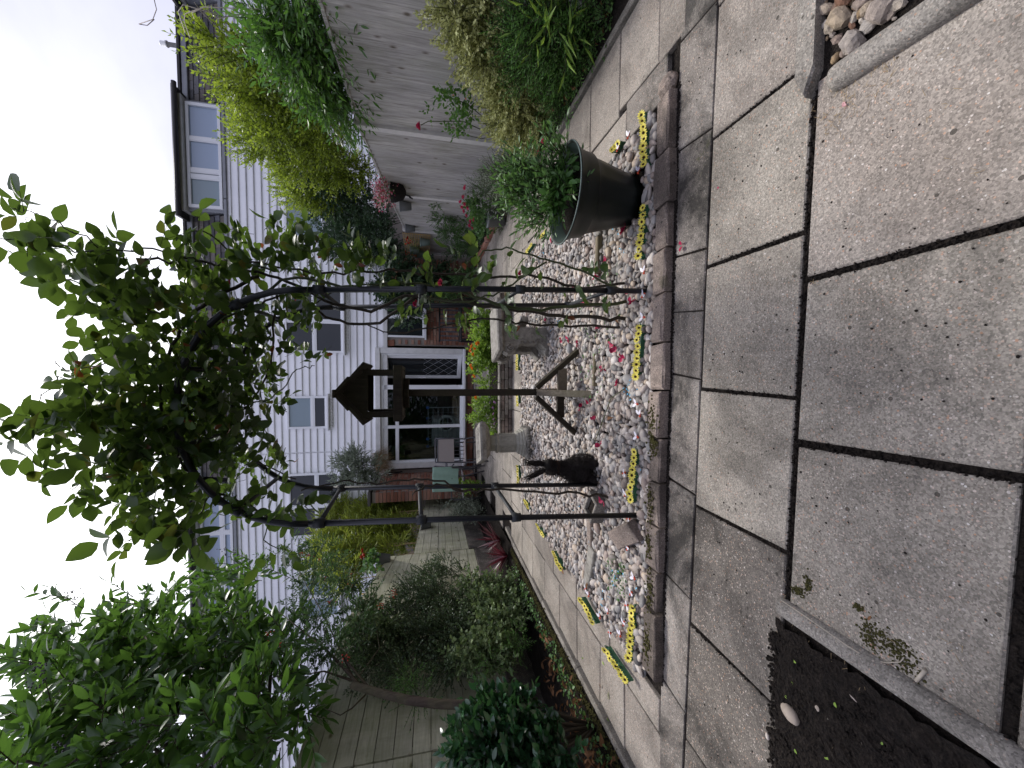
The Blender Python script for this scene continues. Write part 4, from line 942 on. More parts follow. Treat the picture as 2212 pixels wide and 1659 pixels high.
for y in (-.128, .128):
    m_ = MB(); m_.add([(bx-.165, by+y-.008, 1.475), (bx+.165, by+y-.008, 1.475), (bx, by+y-.008, 1.625), (bx-.165, by+y+.008, 1.475), (bx+.165, by+y+.008, 1.475), (bx, by+y+.008, 1.625)], [(0, 1, 2), (5, 4, 3), (0, 3, 4, 1), (1, 4, 5, 2), (2, 5, 3, 0)]); m_.build('gable', M['old_wood'], bt)
for sg in (-1, 1):
    for (u0, u1, h_) in ((.0, .125, .018), (.105, .245, .004)):
        dx, dz = math.cos(R_(40)), -math.sin(R_(40)); a = Vector((bx+sg*dx*u0, by-.19, 1.637+dz*u0+h_)); b = Vector((bx+sg*dx*u1, by-.19, 1.637+dz*u1+h_)); nn = Vector((sg*-dz, 0, dx))*.016
        m_ = MB(); vs = [a, b, b+nn, a+nn]; vs += [v+Vector((0, .38, 0)) for v in vs]; m_.add(vs, [(0, 1, 2, 3), (7, 6, 5, 4), (0, 4, 5, 1), (1, 5, 6, 2), (2, 6, 7, 3), (3, 7, 4, 0)]); m_.build('roof_board', M['old_wood'], bt)
m_ = MB(); m_.beam((bx, by-.2, 1.664), (bx, by+.2, 1.664), .05, .02, bv=.004); m_.build('ridge', M['old_wood'], bt)

# ================================================================== BIRD BATH
bb_ = thing('bird_bath', (-.64, 4.15, 0), 'grey cast stone bird bath with square bowl and panelled pedestal', 'bird bath'); X0, Y0 = -.64, 4.12
rz = R_(28)
def oct_(m_, prof, seg=8, sq=1.0): return m_.lathe(prof, (X0, Y0, 0), seg, rz)
m_ = MB(); m_.lathe([(.10, .45), (.20, .47), (.275, .515), (.285, .555), (.275, .575), (.235, .572), (.18, .545), (.05, .53), (.0001, .53)], (X0, Y0, 0), 4, R_(62)); m_.build('bowl', M['stone'], bb_)
m_ = MB(); m_.lathe([(.225, .0), (.235, .03), (.225, .07), (.20, .085)], (X0, Y0, 0), 4, rz+.35); m_.build('base', M['stone'], bb_)
m_ = MB()
for k in range(4):
    a0 = rz+.35+k*math.pi/2; p = Vector((X0+.228*math.cos(a0), Y0+.228*math.sin(a0), .04)); q = Vector((X0+.228*math.cos(a0+math.pi/2), Y0+.228*math.sin(a0+math.pi/2), .04))
    for i in range(11): c = p.lerp(q, (i+.5)/11); m_.ico(c, (.014, .014, .034), Matrix.Rotation(.5, 3, 'X'), 2)
m_.build('rope_moulding', M['stone'], bb_)
m_ = MB(); m_.lathe([(.17, .083), (.165, .10), (.15, .105), (.15, .12), (.135, .135), (.133, .15), (.112, .17), (.105, .36), (.115, .375), (.115, .385), (.095, .395), (.085, .46)], (X0, Y0, 0), 6, rz); m_.build('pedestal', M['stone_clean'], bb_)
for k in range(6):
    a0 = rz+(k+.5)*math.pi/3; r0 = .107*math.cos(math.pi/6)-.0; n_ = Vector((math.cos(a0), math.sin(a0), 0)); t_ = Vector((-n_.y, n_.x, 0)); c = Vector((X0, Y0, .265))+n_*(.0955); MMx = Matrix((t_, n_, EZ)).transposed()
    m_ = MB()
    for (u, z, du, dz_) in ((-.037, 0, .008, .155), (.037, 0, .008, .155), (0, -.076, .066, .008), (0, .076, .066, .008)): m_.box(c+t_*u+EZ*z, (du, .010, dz_), MMx, .002)
    rq = random.Random(k)
    for i in range(9): m_.ico(c+t_*(.018*math.sin(i*2.3))+EZ*(-.06+i*.015), (.012, .005, .008), MMx @ Matrix.Rotation(i*.8, 3, 'Y'), 2)
    m_.build('relief_panel', M['stone_clean'], bb_)

# ================================================================== STONE BENCH
be = thing('stone_bench', (.50, 3.5, 0), 'small weathered cast stone bench with scrolled support behind the rose stems', 'bench')
bm_ = Matrix.Rotation(R_(14), 3, 'Z')
def bpt(x, y, z): v = bm_ @ Vector((x, y, 0)); return Vector((.52+v.x, 3.45+v.y, z))
m_ = MB(); m_.box(bpt(0, .10, .475), (.50, .38, .055), bm_, .012); m_.build('seat', M['stone'], be)
prof = [(-.02, .0), (-.02, .045), (.02, .075), (.05, .11), (.045, .16), (.05, .25), (.04, .30), (-.01, .325), (-.05, .36), (-.055, .41), (-.03, .445), (.2, .445), (.2, .0)]
for yy_, xo in ((-.06, -.22), (.24, -.20)):
    m_ = MB(); n = len(prof); vs = [bpt(x+xo, yy_, z) for x, z in prof]+[bpt(x+xo, yy_+.085, z) for x, z in prof]; m_.add(vs, [tuple(range(n)), tuple(reversed(range(n, 2*n)))]+[(i, i+n, (i+1) % n+n, (i+1) % n) for i in range(n)]); m_.build('support', M['stone'], be)
    m_ = MB(); c = bpt(xo-.005, yy_-.004, .385)
    m_.tube([bpt(xo-.003+.036*(1-t/26)*math.cos(t*.45), yy_-.006, .385+.042*(1-t/26)*math.sin(t*.45)) for t in range(24)], .008, 6)
    for i in range(4): m_.tube([bpt(xo+.04, yy_-.003, .30-.05*i), bpt(xo+.065, yy_-.01, .29-.05*i), bpt(xo+.06, yy_-.003, .27-.05*i)], .006, 5)
    m_.build('scroll_carving', M['stone'], be, True)['kind'] = 'stuff'
m_ = MB(); m_.beam(bpt(.08, -.02, .22), bpt(.08, .26, .22), .05, .06); m_.build('stretcher', M['stone'], be)
m_ = MB(); m_.tube([bpt(-.26, -.06, .03), bpt(-.20, .05, .035), bpt(-.1, .2, .04)], [.04, .05, .04], 10); m_.build('foot', M['stone'], be)

# ================================================================== BLACK BRUSHWOOD HARE
hx, hy = -.575, 2.42
hr = thing('hare_ornament', (hx, hy, 0), 'black brushwood hare ornament with tall ears sitting on the pebbles', 'ornament')
def skin(name, verts, edges, rad, mat, parent, sub=2, root=0):
    me = bpy.data.meshes.new(name); L = wloc(parent); me.from_pydata([tuple(Vector(v)-L) for v in verts], edges, []); me.materials.append(M[mat]); o = link(name, me, parent)
    s_ = o.modifiers.new('skin', 'SKIN'); o.modifiers.new('sub', 'SUBSURF').levels = sub; o.modifiers['sub'].render_levels = sub
    for i, r in enumerate(rad): me.skin_vertices[0].data[i].radius = (r, r); me.skin_vertices[0].data[i].use_root = (i == root)
    return o
V = lambda x, y, z: (hx+x, hy+y, z)
skin('body', [V(0, 0, .055), V(-.005, .0, .12), V(.0, .005, .19), V(.02, .01, .235), V(.025, .01, .275), V(.03, .0, .32), V(.055, -.03, .335), V(.075, -.05, .325),
              V(-.035, .0, .13), V(-.05, -.05, .055), V(-.05, -.11, .03), V(.045, .0, .1), V(.055, -.05, .05), V(.055, -.11, .03), V(.03, -.03, .20), V(.045, -.075, .12), V(.045, -.085, .04)],
     [(0, 1), (1, 2), (2, 3), (3, 4), (4, 5), (5, 6), (6, 7), (1, 8), (8, 9), (9, 10), (1, 11), (11, 12), (12, 13), (2, 14), (14, 15), (15, 16)],
     [.085, .090, .062, .036, .032, .044, .034, .022, .055, .035, .022, .055, .035, .022, .030, .020, .018], 'wicker', hr)
skin('ear', [V(.015, 0, .345), V(-.005, 0, .39), V(-.02, .0, .425), V(-.03, .0, .445)], [(0, 1), (1, 2), (2, 3)], [.014, .019, .015, .005], 'wicker', hr)
skin('ear', [V(.045, 0, .345), V(.055, 0, .39), V(.060, .0, .43), V(.058, .0, .455)], [(0, 1), (1, 2), (2, 3)], [.014, .019, .015, .005], 'wicker', hr)
m_ = MB(); m_.lathe([(.041, .255), (.044, .26), (.044, .275), (.041, .28)], (hx+.023, hy+.008, 0), 18); m_.build('collar', M['dead'], hr, True)
rs = np.random.RandomState(9); n = 2600      # twig fibres wound round the body
zc = rs.rand(n)*.34+.01; th = rs.rand(n)*6.283; prof_r = np.interp(zc, [0, .05, .12, .19, .235, .275, .32, .35], [.085, .10, .105, .072, .046, .040, .052, .036]); xc = np.interp(zc, [0, .19, .3, .35], [0, 0, .028, .03])
P = np.stack([hx+xc+prof_r*np.cos(th), hy+prof_r*np.sin(th)*.95, zc], 1); T_ = np.stack([-np.sin(th), np.cos(th), .5*rs.randn(n)+.2], 1)+.4*rs.randn(n, 3); T_ = unit(T_)*(.03+.04*rs.rand(n, 1)); o = stems_mesh('twig_fibres', P-T_*.5, P+T_*.5, .0011, M['wicker_b'], hr); o['kind'] = 'stuff'
for ex in (0, 1):
    n = 260; t = rs.rand(n, 1); a = np.array([hx+.015+.03*ex, hy, .35]); b = np.array([hx-.03+.09*ex, hy, .455]); P = a+(b-a)*t+.011*rs.randn(n, 3); o = stems_mesh('twig_fibres', P, P+(b-a)*.35+.006*rs.randn(n, 3), .0011, M['wicker_b'], hr); o['kind'] = 'stuff'

# ================================================================== BIG PLANTER
pc = Vector((1.0, 1.93, .02)); pl = thing('planter', pc, 'big dark green plastic planter with flared rim full of leafy plants', 'planter')
m_ = MB(); ns = 48; prof = [(.125, 0), (.135, .05), (.158, .14), (.178, .215), (.190, .255), (.198, .262), (.205, .27), (.213, .32), (.232, .36), (.246, .372), (.250, .378), (.246, .384), (.236, .378)]
vs = []; fs = []
for i, (r_, z) in enumerate(prof):
    for k in range(ns):
        a = 2*math.pi*k/ns; q = r_+(.0035*math.cos(12*a)*(1 if i < 4 else 0)); vs.append(pc+Vector((math.cos(a)*q, math.sin(a)*q, z)))
for i in range(len(prof)-1):
    for k in range(ns): j = (k+1) % ns; fs.append((i*ns+k, i*ns+j, (i+1)*ns+j, (i+1)*ns+k))
fs.append(tuple(reversed(range(ns)))); m_.add(vs, fs); m_.build('pot_body', M['pot'], pl, True)
m_ = MB(); m_.lathe([(.236, .378), (.222, .345), (.205, .31), (.198, .28), (.0001, .28)], pc, ns, cap=False); m_.build('pot_lining', M['pot_in'], pl, True)
m_ = MB(); m_.lathe([(.2485, .3785), (.2515, .381), (.249, .3845), (.2455, .3835)], pc, ns, cap=False); m_.build('rim_edge', M['pot_in'], pl, True)
m_ = MB(); m_.lathe([(.207, .318), (.15, .325), (.05, .33), (.0001, .33)], pc, 24); m_.build('potting_soil', M['soil'], pl)

# ================================================================== PATIO: low block wall with flowers, chairs, seat
rb = thing('raised_bed', (-.05, 5.5, 0), 'low curved-block raised flower bed of rough stone blocks on the patio', 'raised bed')
x0, x1, yf, yb_ = -.70, 1.22, 5.02, 6.1; r = random.Random(5)
for k in range(3):
    zz = k*.052
    for (a, b, ax) in ((x0, x1, 'x'), (yf+.09, yb_, 'l'), (yf+.09, yb_, 'r')):
        u = a - (0 if k % 2 else .07)
        while u < b-.02:
            w_ = r.uniform(.11, .17); ua, ub = max(a, u)+.003, min(b, u+w_)-.003; u += w_
            if ub-ua < .02: continue
            c = (((ua+ub)/2, yf+.045, zz+.025) if ax == 'x' else ((x0+.045 if ax == 'l' else x1-.045), (ua+ub)/2, zz+.025)); dd = ((ub-ua, .09+r.uniform(0, .008), .047) if ax == 'x' else (.09, ub-ua, .047))
            m_ = MB(); m_.box(c, dd, None, .008); m_.build('wall_block', M['slab_far' if r.random() < .5 else 'edge_stone'], rb)
for u in np.arange(x0, x1-.05, .24): m_ = MB(); m_.box((u+.12, yf+.05, .168), (.233, .12, .022), None, .006); m_.build('coping_stone', M['kerb'], rb)
m_ = MB(); m_.add([(x0+.05, yf+.08, .13), (x1-.05, yf+.08, .13), (x1-.05, yb_, .13), (x0+.05, yb_, .13)], [(0, 1, 2, 3)]); m_.build('bed_soil', M['soil'], rb)
def chair(cx_, cy_, rz_, label, fab='fabric', towel=False):
    t = thing('garden_chair', (cx_, cy_, 0), label, 'chair', 'metal garden chairs on the patio'); RM = Matrix.Rotation(rz_, 3, 'Z')
    Pp = lambda x, y, z: Vector((cx_, cy_, 0))+RM @ Vector((x, y, z))
    for sx in (-1, 1):
        m_ = MB(); m_.tube([Pp(sx*.24, -.24, 0), Pp(sx*.245, -.25, .3), Pp(sx*.25, -.25, .60), Pp(sx*.25, -.22, .645), Pp(sx*.25, 0, .655), Pp(sx*.25, .22, .64)], .014, 8); m_.build('leg', M['grey_metal'], t, True)
        m_ = MB(); m_.tube([Pp(sx*.23, .30, 0), Pp(sx*.23, .24, .3), Pp(sx*.22, .21, .42), Pp(sx*.22, .27, .75), Pp(sx*.215, .31, .97)], .014, 8); m_.build('leg', M['grey_metal'], t, True)
        m_ = MB(); m_.tube([Pp(sx*.235, -.25, .40), Pp(sx*.225, .22, .40)], .012, 8); m_.build('side_rail', M['grey_metal'], t, True)
    m_ = MB()
    for z, y in ((.97, .31), (.93, .30), (.52, .225)): m_.tube([Pp(-.215, y, z), Pp(.215, y, z)], .011, 8)
    m_.build('back_rail', M['grey_metal'], t, True)
    m_ = MB()
    for x in (-.15, -.07, .0, .07, .15): m_.tube([Pp(x, .23, .44), Pp(x, .235, .60), Pp(x, .25, .64)], .007, 6)
    m_.build('back_bars', M['grey_metal'], t, True)
    m_ = MB(); m_.box(Pp(0, .275, .775), (.42, .012, .29), RM @ Matrix.Rotation(-.16, 3, 'X')); m_.build('backrest', M[fab], t)
    m_ = MB(); m_.box(Pp(0, -.01, .415), (.44, .46, .02), RM, .006); m_.build('seat', M[fab], t)
    m_ = MB(); m_.tube([Pp(-.235, -.25, .40), Pp(.235, -.25, .40)], .012, 8); m_.build('front_rail', M['grey_metal'], t, True)
    return Pp
chair(-1.32, 7.45, R_(200), 'grey metal garden chair with beige sling back facing the patio doors')
Pc = chair(-2.02, 7.9, R_(265), 'dark metal garden chair under the green towel by the fence')
tw = MB(); rr2 = random.Random(3); cw = Vector((-1.86, 7.65, 0)); vs = []; nx, nz = 14, 16
for j in range(nz+1):
    for i in range(nx+1):
        x = -.24+.48*i/nx; z = 1.02-.50*j/nz; vs.append(cw+Vector((x, -.03-.012*math.sin(i*1.3+j*.15)-.01*j/nz, z+.004*math.sin(i*.9))))
for j in range(nz):
    for i in range(nx): p = j*(nx+1)+i; fs_ = (p, p+1, p+nx+2, p+nx+1); tw.f.append(fs_)
tw.v = [tuple(v) for v in vs]; n0 = len(tw.v); tw.v += [(v[0], v[1]+.02+.10*(1-k//(nx+1)/nz)*0, v[2]) for k, v in enumerate(tw.v[:n0])]; tw.f += [tuple(reversed([i+n0 for i in f])) for f in tw.f[:nx*nz]]; tw.f += [(i, i+n0, i+1+n0, i+1) for i in range(nx)]
o = tw.build('towel', M['towel'], None, True, origin=(-1.86, 7.65, .8)); tag(o, 'pale sage green towel hung over the chair back by the left fence', 'towel')
# garden table ring behind
gt = thing('garden_table', (-1.95, 8.5, 0), 'dark metal garden table behind the chairs', 'table'); m_ = MB(); m_.lathe([(.0001, .70), (.38, .70), (.39, .71), (.38, .72), (.0001, .72)], (-1.95, 8.5, 0), 28); m_.build('tabletop', M['grey_metal'], gt)
for k in range(4): a = k*math.pi/2+.5; m_ = MB(); m_.tube([(-1.95+.3*math.cos(a), 8.5+.3*math.sin(a), 0), (-1.95+.25*math.cos(a), 8.5+.25*math.sin(a), .7)], .014, 6); m_.build('leg', M['grey_metal'], gt, True)
sw = thing('slatted_seat', (1.45, 8.8, 0), 'black slatted metal garden seat against the brick wall right of the doors', 'bench'); m_ = MB()
for x in np.arange(1.02, 1.9, .10): m_ = MB(); m_.box((x, 9.08, .55), (.035, .015, .55), None, .003); m_.build('slat', M['grey_metal'], sw)
m_ = MB(); m_.tube([(.98, 9.08, .84), (1.94, 9.08, .84)], .02, 8); m_.build('top_rail', M['black_metal'], sw, True)
m_ = MB(); m_.box((1.46, 8.84, .38), (.96, .46, .04), None, .008); m_.build('seat', M['black_metal'], sw)
for x in (1.0, 1.92):
    for y in (8.64, 9.06): m_ = MB(); m_.box((x, y, .2), (.04, .04, .38)); m_.build('leg', M['black_metal'], sw)

# ================================================================== SUNFLOWER STRIPS AND BEES
FLP = TP['petal']
def flower_mesh():
    rs = np.random.RandomState(2); n = 11; a = np.arange(n)*2*math.pi/n; Dd = np.stack([np.cos(a), np.sin(a), .25+0*a], 1); pos = Dd*.003; v, f = leafgeo(T_oval(.42, .1, .1), pos, Dd, np.tile([0, 0, 1.], (n, 1))+.1*rs.randn(n, 3), np.full(n, .0185))
    me = bpy.data.meshes.new('flower_head'); mb = MB(); mb.v = [tuple(x) for x in v]; mb.f = [tuple(x) for x in f]; nf = len(mb.f); mb.ico((0, 0, .003), (.0062, .0062, .0045), None, 2); me.from_pydata(mb.v, [], mb.f)
    me.materials.append(M['petal_y']); me.materials.append(M['petal_brown']); me.polygons.foreach_set('material_index', [0]*nf+[1]*(len(mb.f)-nf)); return me
fm = flower_mesh(); rf = random.Random(17)
def strip(a, b, label, z=.055, n=None, grp='artificial sunflower strips edging the pebbles', full=True):
    A, B = G(*a), G(*b); A.z = B.z = z; L = (B-A).length; d = (B-A).normalized(); n = n or max(3, int(L/.031)); t = thing('sunflower_strip', ((A+B)/2).xy.to_3d(), label, 'flower strip', grp); w0 = t.location
    m_ = MB(); m_.beam(A+EZ*-.03, B+EZ*-.03, .008, .03); m_.build('strip_base', M['petal_green'], t)
    sd_ = Vector((-d.y, d.x, 0))
    for i in range(n):
        p = A+d*(L*(i+.5)/n)+sd_*rf.uniform(-.005, .005)+EZ*rf.uniform(-.004, .005); o = link('flower_head', fm, t); o.location = p-w0; o.scale = (rf.uniform(.9, 1.15),)*3
        cam_dir = (Vector((0, -.3, 1.0))-p).normalized(); v = Vector((rf.uniform(-.35, .35), -.55+rf.uniform(-.3, .3), .85)); o.rotation_euler = v.to_track_quat('Z', 'Y').to_euler()
    rs = np.random.RandomState(int(a[0]+a[1])); k = n*9; tt = rs.rand(k, 1); P = np.array(A)+(np.array(B-A))*tt+np.stack([.008*rs.randn(k), .008*rs.randn(k), -.018+.008*rs.randn(k)], 1); Dd = rs.randn(k, 3)*.8+np.array([0, -.1, .5])
    leaves('strip_leaves', T_small(.35), P, Dd, rs.randn(k, 3), .016+.008*rs.rand(k), M['petal_green'], t)
strip((1408, 246), (1414, 364), 'sunflower strip nearest the right corner of the pebbles in front of the planter')
strip((1412, 444), (1400, 562), 'sunflower strip on the front edge left of the big planter')
strip((1402, 702), (1393, 820), 'sunflower strip on the front edge between the arch posts nearer the right post')
strip((1391, 968), (1381, 1084), 'sunflower strip on the front edge next to the left arch post')
strip((1386, 1304), (1378, 1424), 'sunflower strip at the left end of the front edge')
strip((1376, 1468), (1326, 1396), 'sunflower strip standing on the left edge at the near corner', z=.065)
strip((1303, 1344), (1271, 1289), 'second sunflower strip along the left edge of the pebbles', z=.065)
strip((1226, 1229), (1207, 1190), 'third sunflower strip along the left edge of the pebbles')
strip((1186, 1157), (1170, 1132), 'fourth sunflower strip along the left edge of the pebbles')
strip((1153, 1098), (1142, 1078), 'fifth sunflower strip along the left edge near the back corner')
strip((1129, 1045), (1127, 1004), 'sunflower strip on the back edge behind the black hare')
strip((1127, 878), (1127, 845), 'sunflower strip on the back edge behind the bird table')
strip((1126, 800), (1127, 755), 'sunflower strip on the back edge beside the stone bench')
strip((1146, 547), (1160, 528), 'far sunflower strip on the right edge of the pebbles')
strip((1178, 515), (1192, 502), 'middle sunflower strip on the right edge behind the planter')
strip((1340, 331), (1356, 308), 'short sunflower strip on the right edge beside the planter')
def bee(px, py, label, rz_, z=.05):
    p = G(px, py); t = thing('bee_ornament', (p.x, p.y, 0), label, 'ornament', 'red and white winged ornaments round the pebbles'); RM = Matrix.Rotation(rz_, 3, 'Z'); c = Vector((p.x, p.y, z))
    m_ = MB(); m_.ico(c+RM @ Vector((0, -.008, 0)), (.007, .012, .006), RM, 2); m_.ico(c+RM @ Vector((0, .009, .002)), (.006, .006, .006), RM, 2); m_.build('body', M['red_plastic'], t, True)
    for sg in (-1, 1):
        rs = np.array([RM @ Vector((sg*.7, -.75, .25))]); v, f = leafgeo(T_oval(.5, .05, .05), np.array([c+Vector((0, 0, .004))]), rs, np.array([[0., 0., 1.]]), [.034]); npmesh('wing', v, f, M['white_plastic'], t, True)
    m_ = MB(); m_.tube([c-EZ*.04, c], .0015, 4); m_.build('stake', M['black_metal'], t)
BE = [(1376, 1119, .2), (1386, 1150, 3.0), (1374, 1183, 1.2), (1389, 1246, 2.8), (1382, 1280, 1.), (1372, 1305, .5), (1366, 1345, 1.4), (1358, 1368, 2.), (1334, 1364, .3), (1312, 1330, 2.2), (1280, 1270, .8), (1287, 1283, 2.0), (1369, 1067, 1.2), (1366, 1021, .4), (1396, 943, 2.9), (1402, 895, 1.7), (1395, 872, 2.9), (1409, 640, .6), (1411, 588, 1.6), (1410, 686, 2.9), (1398, 549, 1.0), (1399, 372, 1.2), (1376, 297, 1.0), (1352, 325, .8), (1330, 1319, 1.8)]
BL = ['at the foot of the left front arch post', 'on the edging just left of the left arch post', 'beside the weathered brick', 'on the front edging between the brick and the left strip', 'left of the grey edge stones, red side up', 'at the right end of the leftmost front strip', 'above the middle of the leftmost front strip', 'at the left end of the leftmost front strip', 'beside the dead leaf near the left corner', 'in the middle of the left pebbles', 'at the end of the long flat stone', 'touching the second left edge strip', 'above the left end of the strip by the left post', 'above the middle of the strip by the left post', 'on the mossy edging in the middle of the front', 'in the centre of the front between two strips', 'left of the strip between the posts', 'at the foot of the right front arch post', 'left of the split log on the front edge', 'right of the strip between the posts', 'at the left end of the strip by the planter', 'under the planter on the front edge', 'by the right corner stones', 'beside the short strip right of the planter', 'near the second left edge strip']
for (px, py, rz_), lb in zip(BE, BL): bee(px, py, 'small red winged bee ornament '+lb, rz_)

# ================================================================== THE CLIMBING ROSE
rose = thing('climbing_rose', (.4, 1.95, 0), 'climbing rose with thorny canes and dark backlit leaves over the metal arch', 'climbing rose')
rr = random.Random(77)
def cane(pts, r0, r1, mat='cane', w_=.006):
    P = [D(px, py, Y) for px, py, Y in pts]; o = []
    for i in range(len(P)-1):
        p0 = P[max(i-1, 0)]; p1, p2 = P[i], P[i+1]; p3 = P[min(i+2, len(P)-1)]
        for k in range(5):
            t = k/5; o.append(.5*((2*p1)+(p2-p0)*t+(2*p0-5*p1+4*p2-p3)*t*t+(3*p1-p0-3*p2+p3)*t**3)+Vector((rr.gauss(0, w_), rr.gauss(0, w_), rr.gauss(0, w_*.4))))
    o.append(P[-1]); n = len(o); rs = [r0+(r1-r0)*i/(n-1) for i in range(n)]; m_ = MB(); m_.tube(o, rs, 7)
    for i in range(1, n-1, 1):
        if rr.random() < .5: d = Vector((rr.gauss(0, 1), rr.gauss(0, 1), .3)).normalized(); m_.tube([o[i], o[i]+d*(rs[i]+.008)], [.003, .0004], 4)
    m_.build('cane', M[mat], rose, True); return o
C = []
C.append(cane([(1350, 690, 1.95), (1250, 688, 1.97), (1140, 675, 2.0), (1020, 655, 2.02), (900, 640, 2.0), (800, 668, 2.0), (700, 650, 2.0), (600, 600, 1.98), (500, 580, 1.95), (420, 560, 1.9), (300, 560, 1.85)], .0105, .005, 'cane_old'))
C.append(cane([(1352, 650, 1.9), (1240, 660, 1.92), (1120, 668, 1.95), (1000, 632, 1.95), (880, 610, 1.93), (760, 622, 1.9), (640, 600, 1.9), (560, 640, 1.95), (470, 700, 2.0), (400, 780, 2.0)], .009, .005, 'cane'))
C.append(cane([(1345, 630, 1.88), (1260, 590, 1.9), (1180, 560, 1.9), (1120, 543, 1.92), (1060, 540, 1.95), (1020, 560, 1.95), (985, 590, 1.95)], .006, .003, 'cane'))
C.append(cane([(1350, 705, 2.0), (1230, 705, 2.05), (1130, 700, 2.05), (1060, 690, 2.05), (960, 700, 2.08), (860, 720, 2.1), (790, 700, 2.12)], .0075, .003, 'cane_old'))
C.append(cane([(1350, 612, 1.95), (1260, 620, 2.0), (1160, 600, 2.0), (1060, 598, 2.0), (950, 590, 1.98), (840, 585, 1.95), (720, 590, 1.92), (600, 575, 1.9), (480, 560, 1.88)], .008, .004, 'cane_old'))
C.append(cane([(1180, 566, 1.85), (1120, 605, 1.85), (1050, 640, 1.87), (950, 650, 1.9), (800, 615, 1.95), (700, 640, 2.0), (640, 700, 2.05), (600, 760, 2.1)], .005, .003, 'cane'))
C.append(cane([(900, 640, 2.0), (800, 700, 2.05), (720, 690, 2.1), (640, 640, 2.1), (560, 660, 2.1), (480, 760, 2.1), (430, 860, 2.05)], .008, .004, 'cane_old'))
C.append(cane([(1345, 1086, 2.15), (1290, 1070, 2.17), (1180, 1062, 2.18), (1060, 1058, 2.2), (1000, 1060, 2.2), (950, 1040, 2.2), (880, 1036, 2.2), (800, 1045, 2.2), (740, 1040, 2.18), (650, 1060, 2.1)], .008, .0035, 'cane_old'))
C.append(cane([(1000, 1060, 2.2), (930, 1048, 2.15), (890, 1070, 2.1)], .006, .003, 'cane_old'))
C.append(cane([(600, 590, 1.95), (520, 560, 1.9), (440, 500, 1.8), (380, 520, 1.75)], .005, .002))
C.append(cane([(560, 600, 1.9), (470, 640, 1.9), (400, 700, 1.9), (360, 780, 1.9), (345, 860, 1.9), (370, 960, 1.9), (430, 1040, 1.88), (520, 1090, 1.85), (600, 1125, 1.85)], .008, .0045, 'cane_old'))
C.append(cane([(600, 640, 2.1), (590, 720, 2.15), (580, 800, 2.2), (540, 870, 2.2), (500, 920, 2.25), (540, 990, 2.25), (640, 1035, 2.25)], .006, .003, 'cane_old'))
C.append(cane([(430, 560, 1.85), (330, 540, 1.75), (200, 545, 1.65), (100, 525, 1.6), (0, 515, 1.55)], .004, .0018, 'cane'))
C.append(cane([(360, 860, 1.9), (290, 870, 1.85), (200, 850, 1.8), (130, 815, 1.8), (70, 885, 1.78)], .004, .0015, 'cane'))
C.append(cane([(350, 900, 1.85), (260, 930, 1.8), (180, 890, 1.75), (110, 905, 1.7), (65, 893, 1.7)], .004, .0015, 'cane'))
C.append(cane([(370, 950, 1.85), (300, 1000, 1.8), (220, 1030, 1.75), (150, 1055, 1.72)], .0035, .0015, 'cane'))
C.append(cane([(430, 1040, 1.85), (380, 1100, 1.8), (330, 1090, 1.78), (280, 1050, 1.76)], .0035, .0015, 'cane'))
C.append(cane([(460, 1060, 1.85), (410, 1130, 1.8), (340, 1160, 1.76), (270, 1170, 1.74)], .0035, .0015, 'cane'))
C.append(cane([(350, 800, 1.9), (260, 780, 1.85), (150, 800, 1.8), (120, 780, 1.78)], .0035, .0015, 'cane'))
C.append(cane([(360, 680, 1.9), (260, 650, 1.8), (180, 620, 1.75), (110, 585, 1.7), (70, 560, 1.68)], .004, .0015, 'cane'))
C.append(cane([(250, 560, 1.75), (160, 500, 1.65), (80, 465, 1.6), (35, 455, 1.58)], .003, .0012, 'cane'))
C.append(cane([(520, 880, 2.2), (600, 850, 2.2), (640, 800, 2.18), (680, 790, 2.15)], .004, .002, 'cane'))
C.append(cane([(600, 1115, 1.83), (570, 1160, 1.8), (620, 1190, 1.8)], .003, .0015, 'cane'))
# twigs with five-leaflet leaves at picture spots (px, py, radius, count, distance)
SP = [(60, 480, 45, 9, 1.6), (110, 560, 65, 18, 1.65), (200, 600, 60, 20, 1.7), (270, 610, 80, 36, 1.8), (330, 700, 100, 75, 1.9), (250, 740, 45, 16, 1.9), (350, 850, 110, 115, 1.95), (180, 820, 40, 13, 1.8), (125, 900, 45, 16, 1.75), (230, 920, 90, 60, 1.85),
      (330, 980, 90, 80, 1.9), (90, 955, 35, 9, 1.7), (200, 1040, 50, 15, 1.75), (330, 1080, 65, 30, 1.8), (300, 1150, 40, 12, 1.75), (400, 1150, 45, 16, 1.78), (440, 600, 60, 30, 1.9), (480, 680, 80, 55, 2.0), (510, 760, 90, 62, 2.1), (580, 770, 70, 24, 2.15),
      (560, 860, 50, 22, 2.2), (480, 900, 90, 70, 2.1), (440, 820, 90, 80, 2.0), (460, 980, 80, 50, 2.05), (560, 1000, 60, 26, 2.15), (590, 1085, 45, 15, 1.95), (500, 1080, 50, 20, 1.9), (560, 540, 60, 26, 1.9), (640, 520, 55, 24, 1.9), (700, 560, 60, 22, 1.9),
      (760, 560, 50, 18, 1.9), (640, 650, 70, 30, 2.0), (690, 730, 40, 8, 2.1), (800, 560, 45, 12, 1.9), (860, 590, 60, 14, 1.95), (960, 600, 60, 9, 1.9), (900, 650, 50, 10, 1.9), (1030, 600, 70, 10, 1.88), (1120, 600, 70, 9, 1.88), (1100, 680, 60, 8, 1.9), (1240, 630, 80, 9, 1.9), (980, 700, 45, 6, 2.0), (620, 1180, 25, 4, 1.8), (640, 1110, 40, 7, 1.85), (390, 520, 50, 12, 1.8)]
rs = np.random.RandomState(123); LP, LD, LN, LS = [], [], [], []; SA, SB = [], []
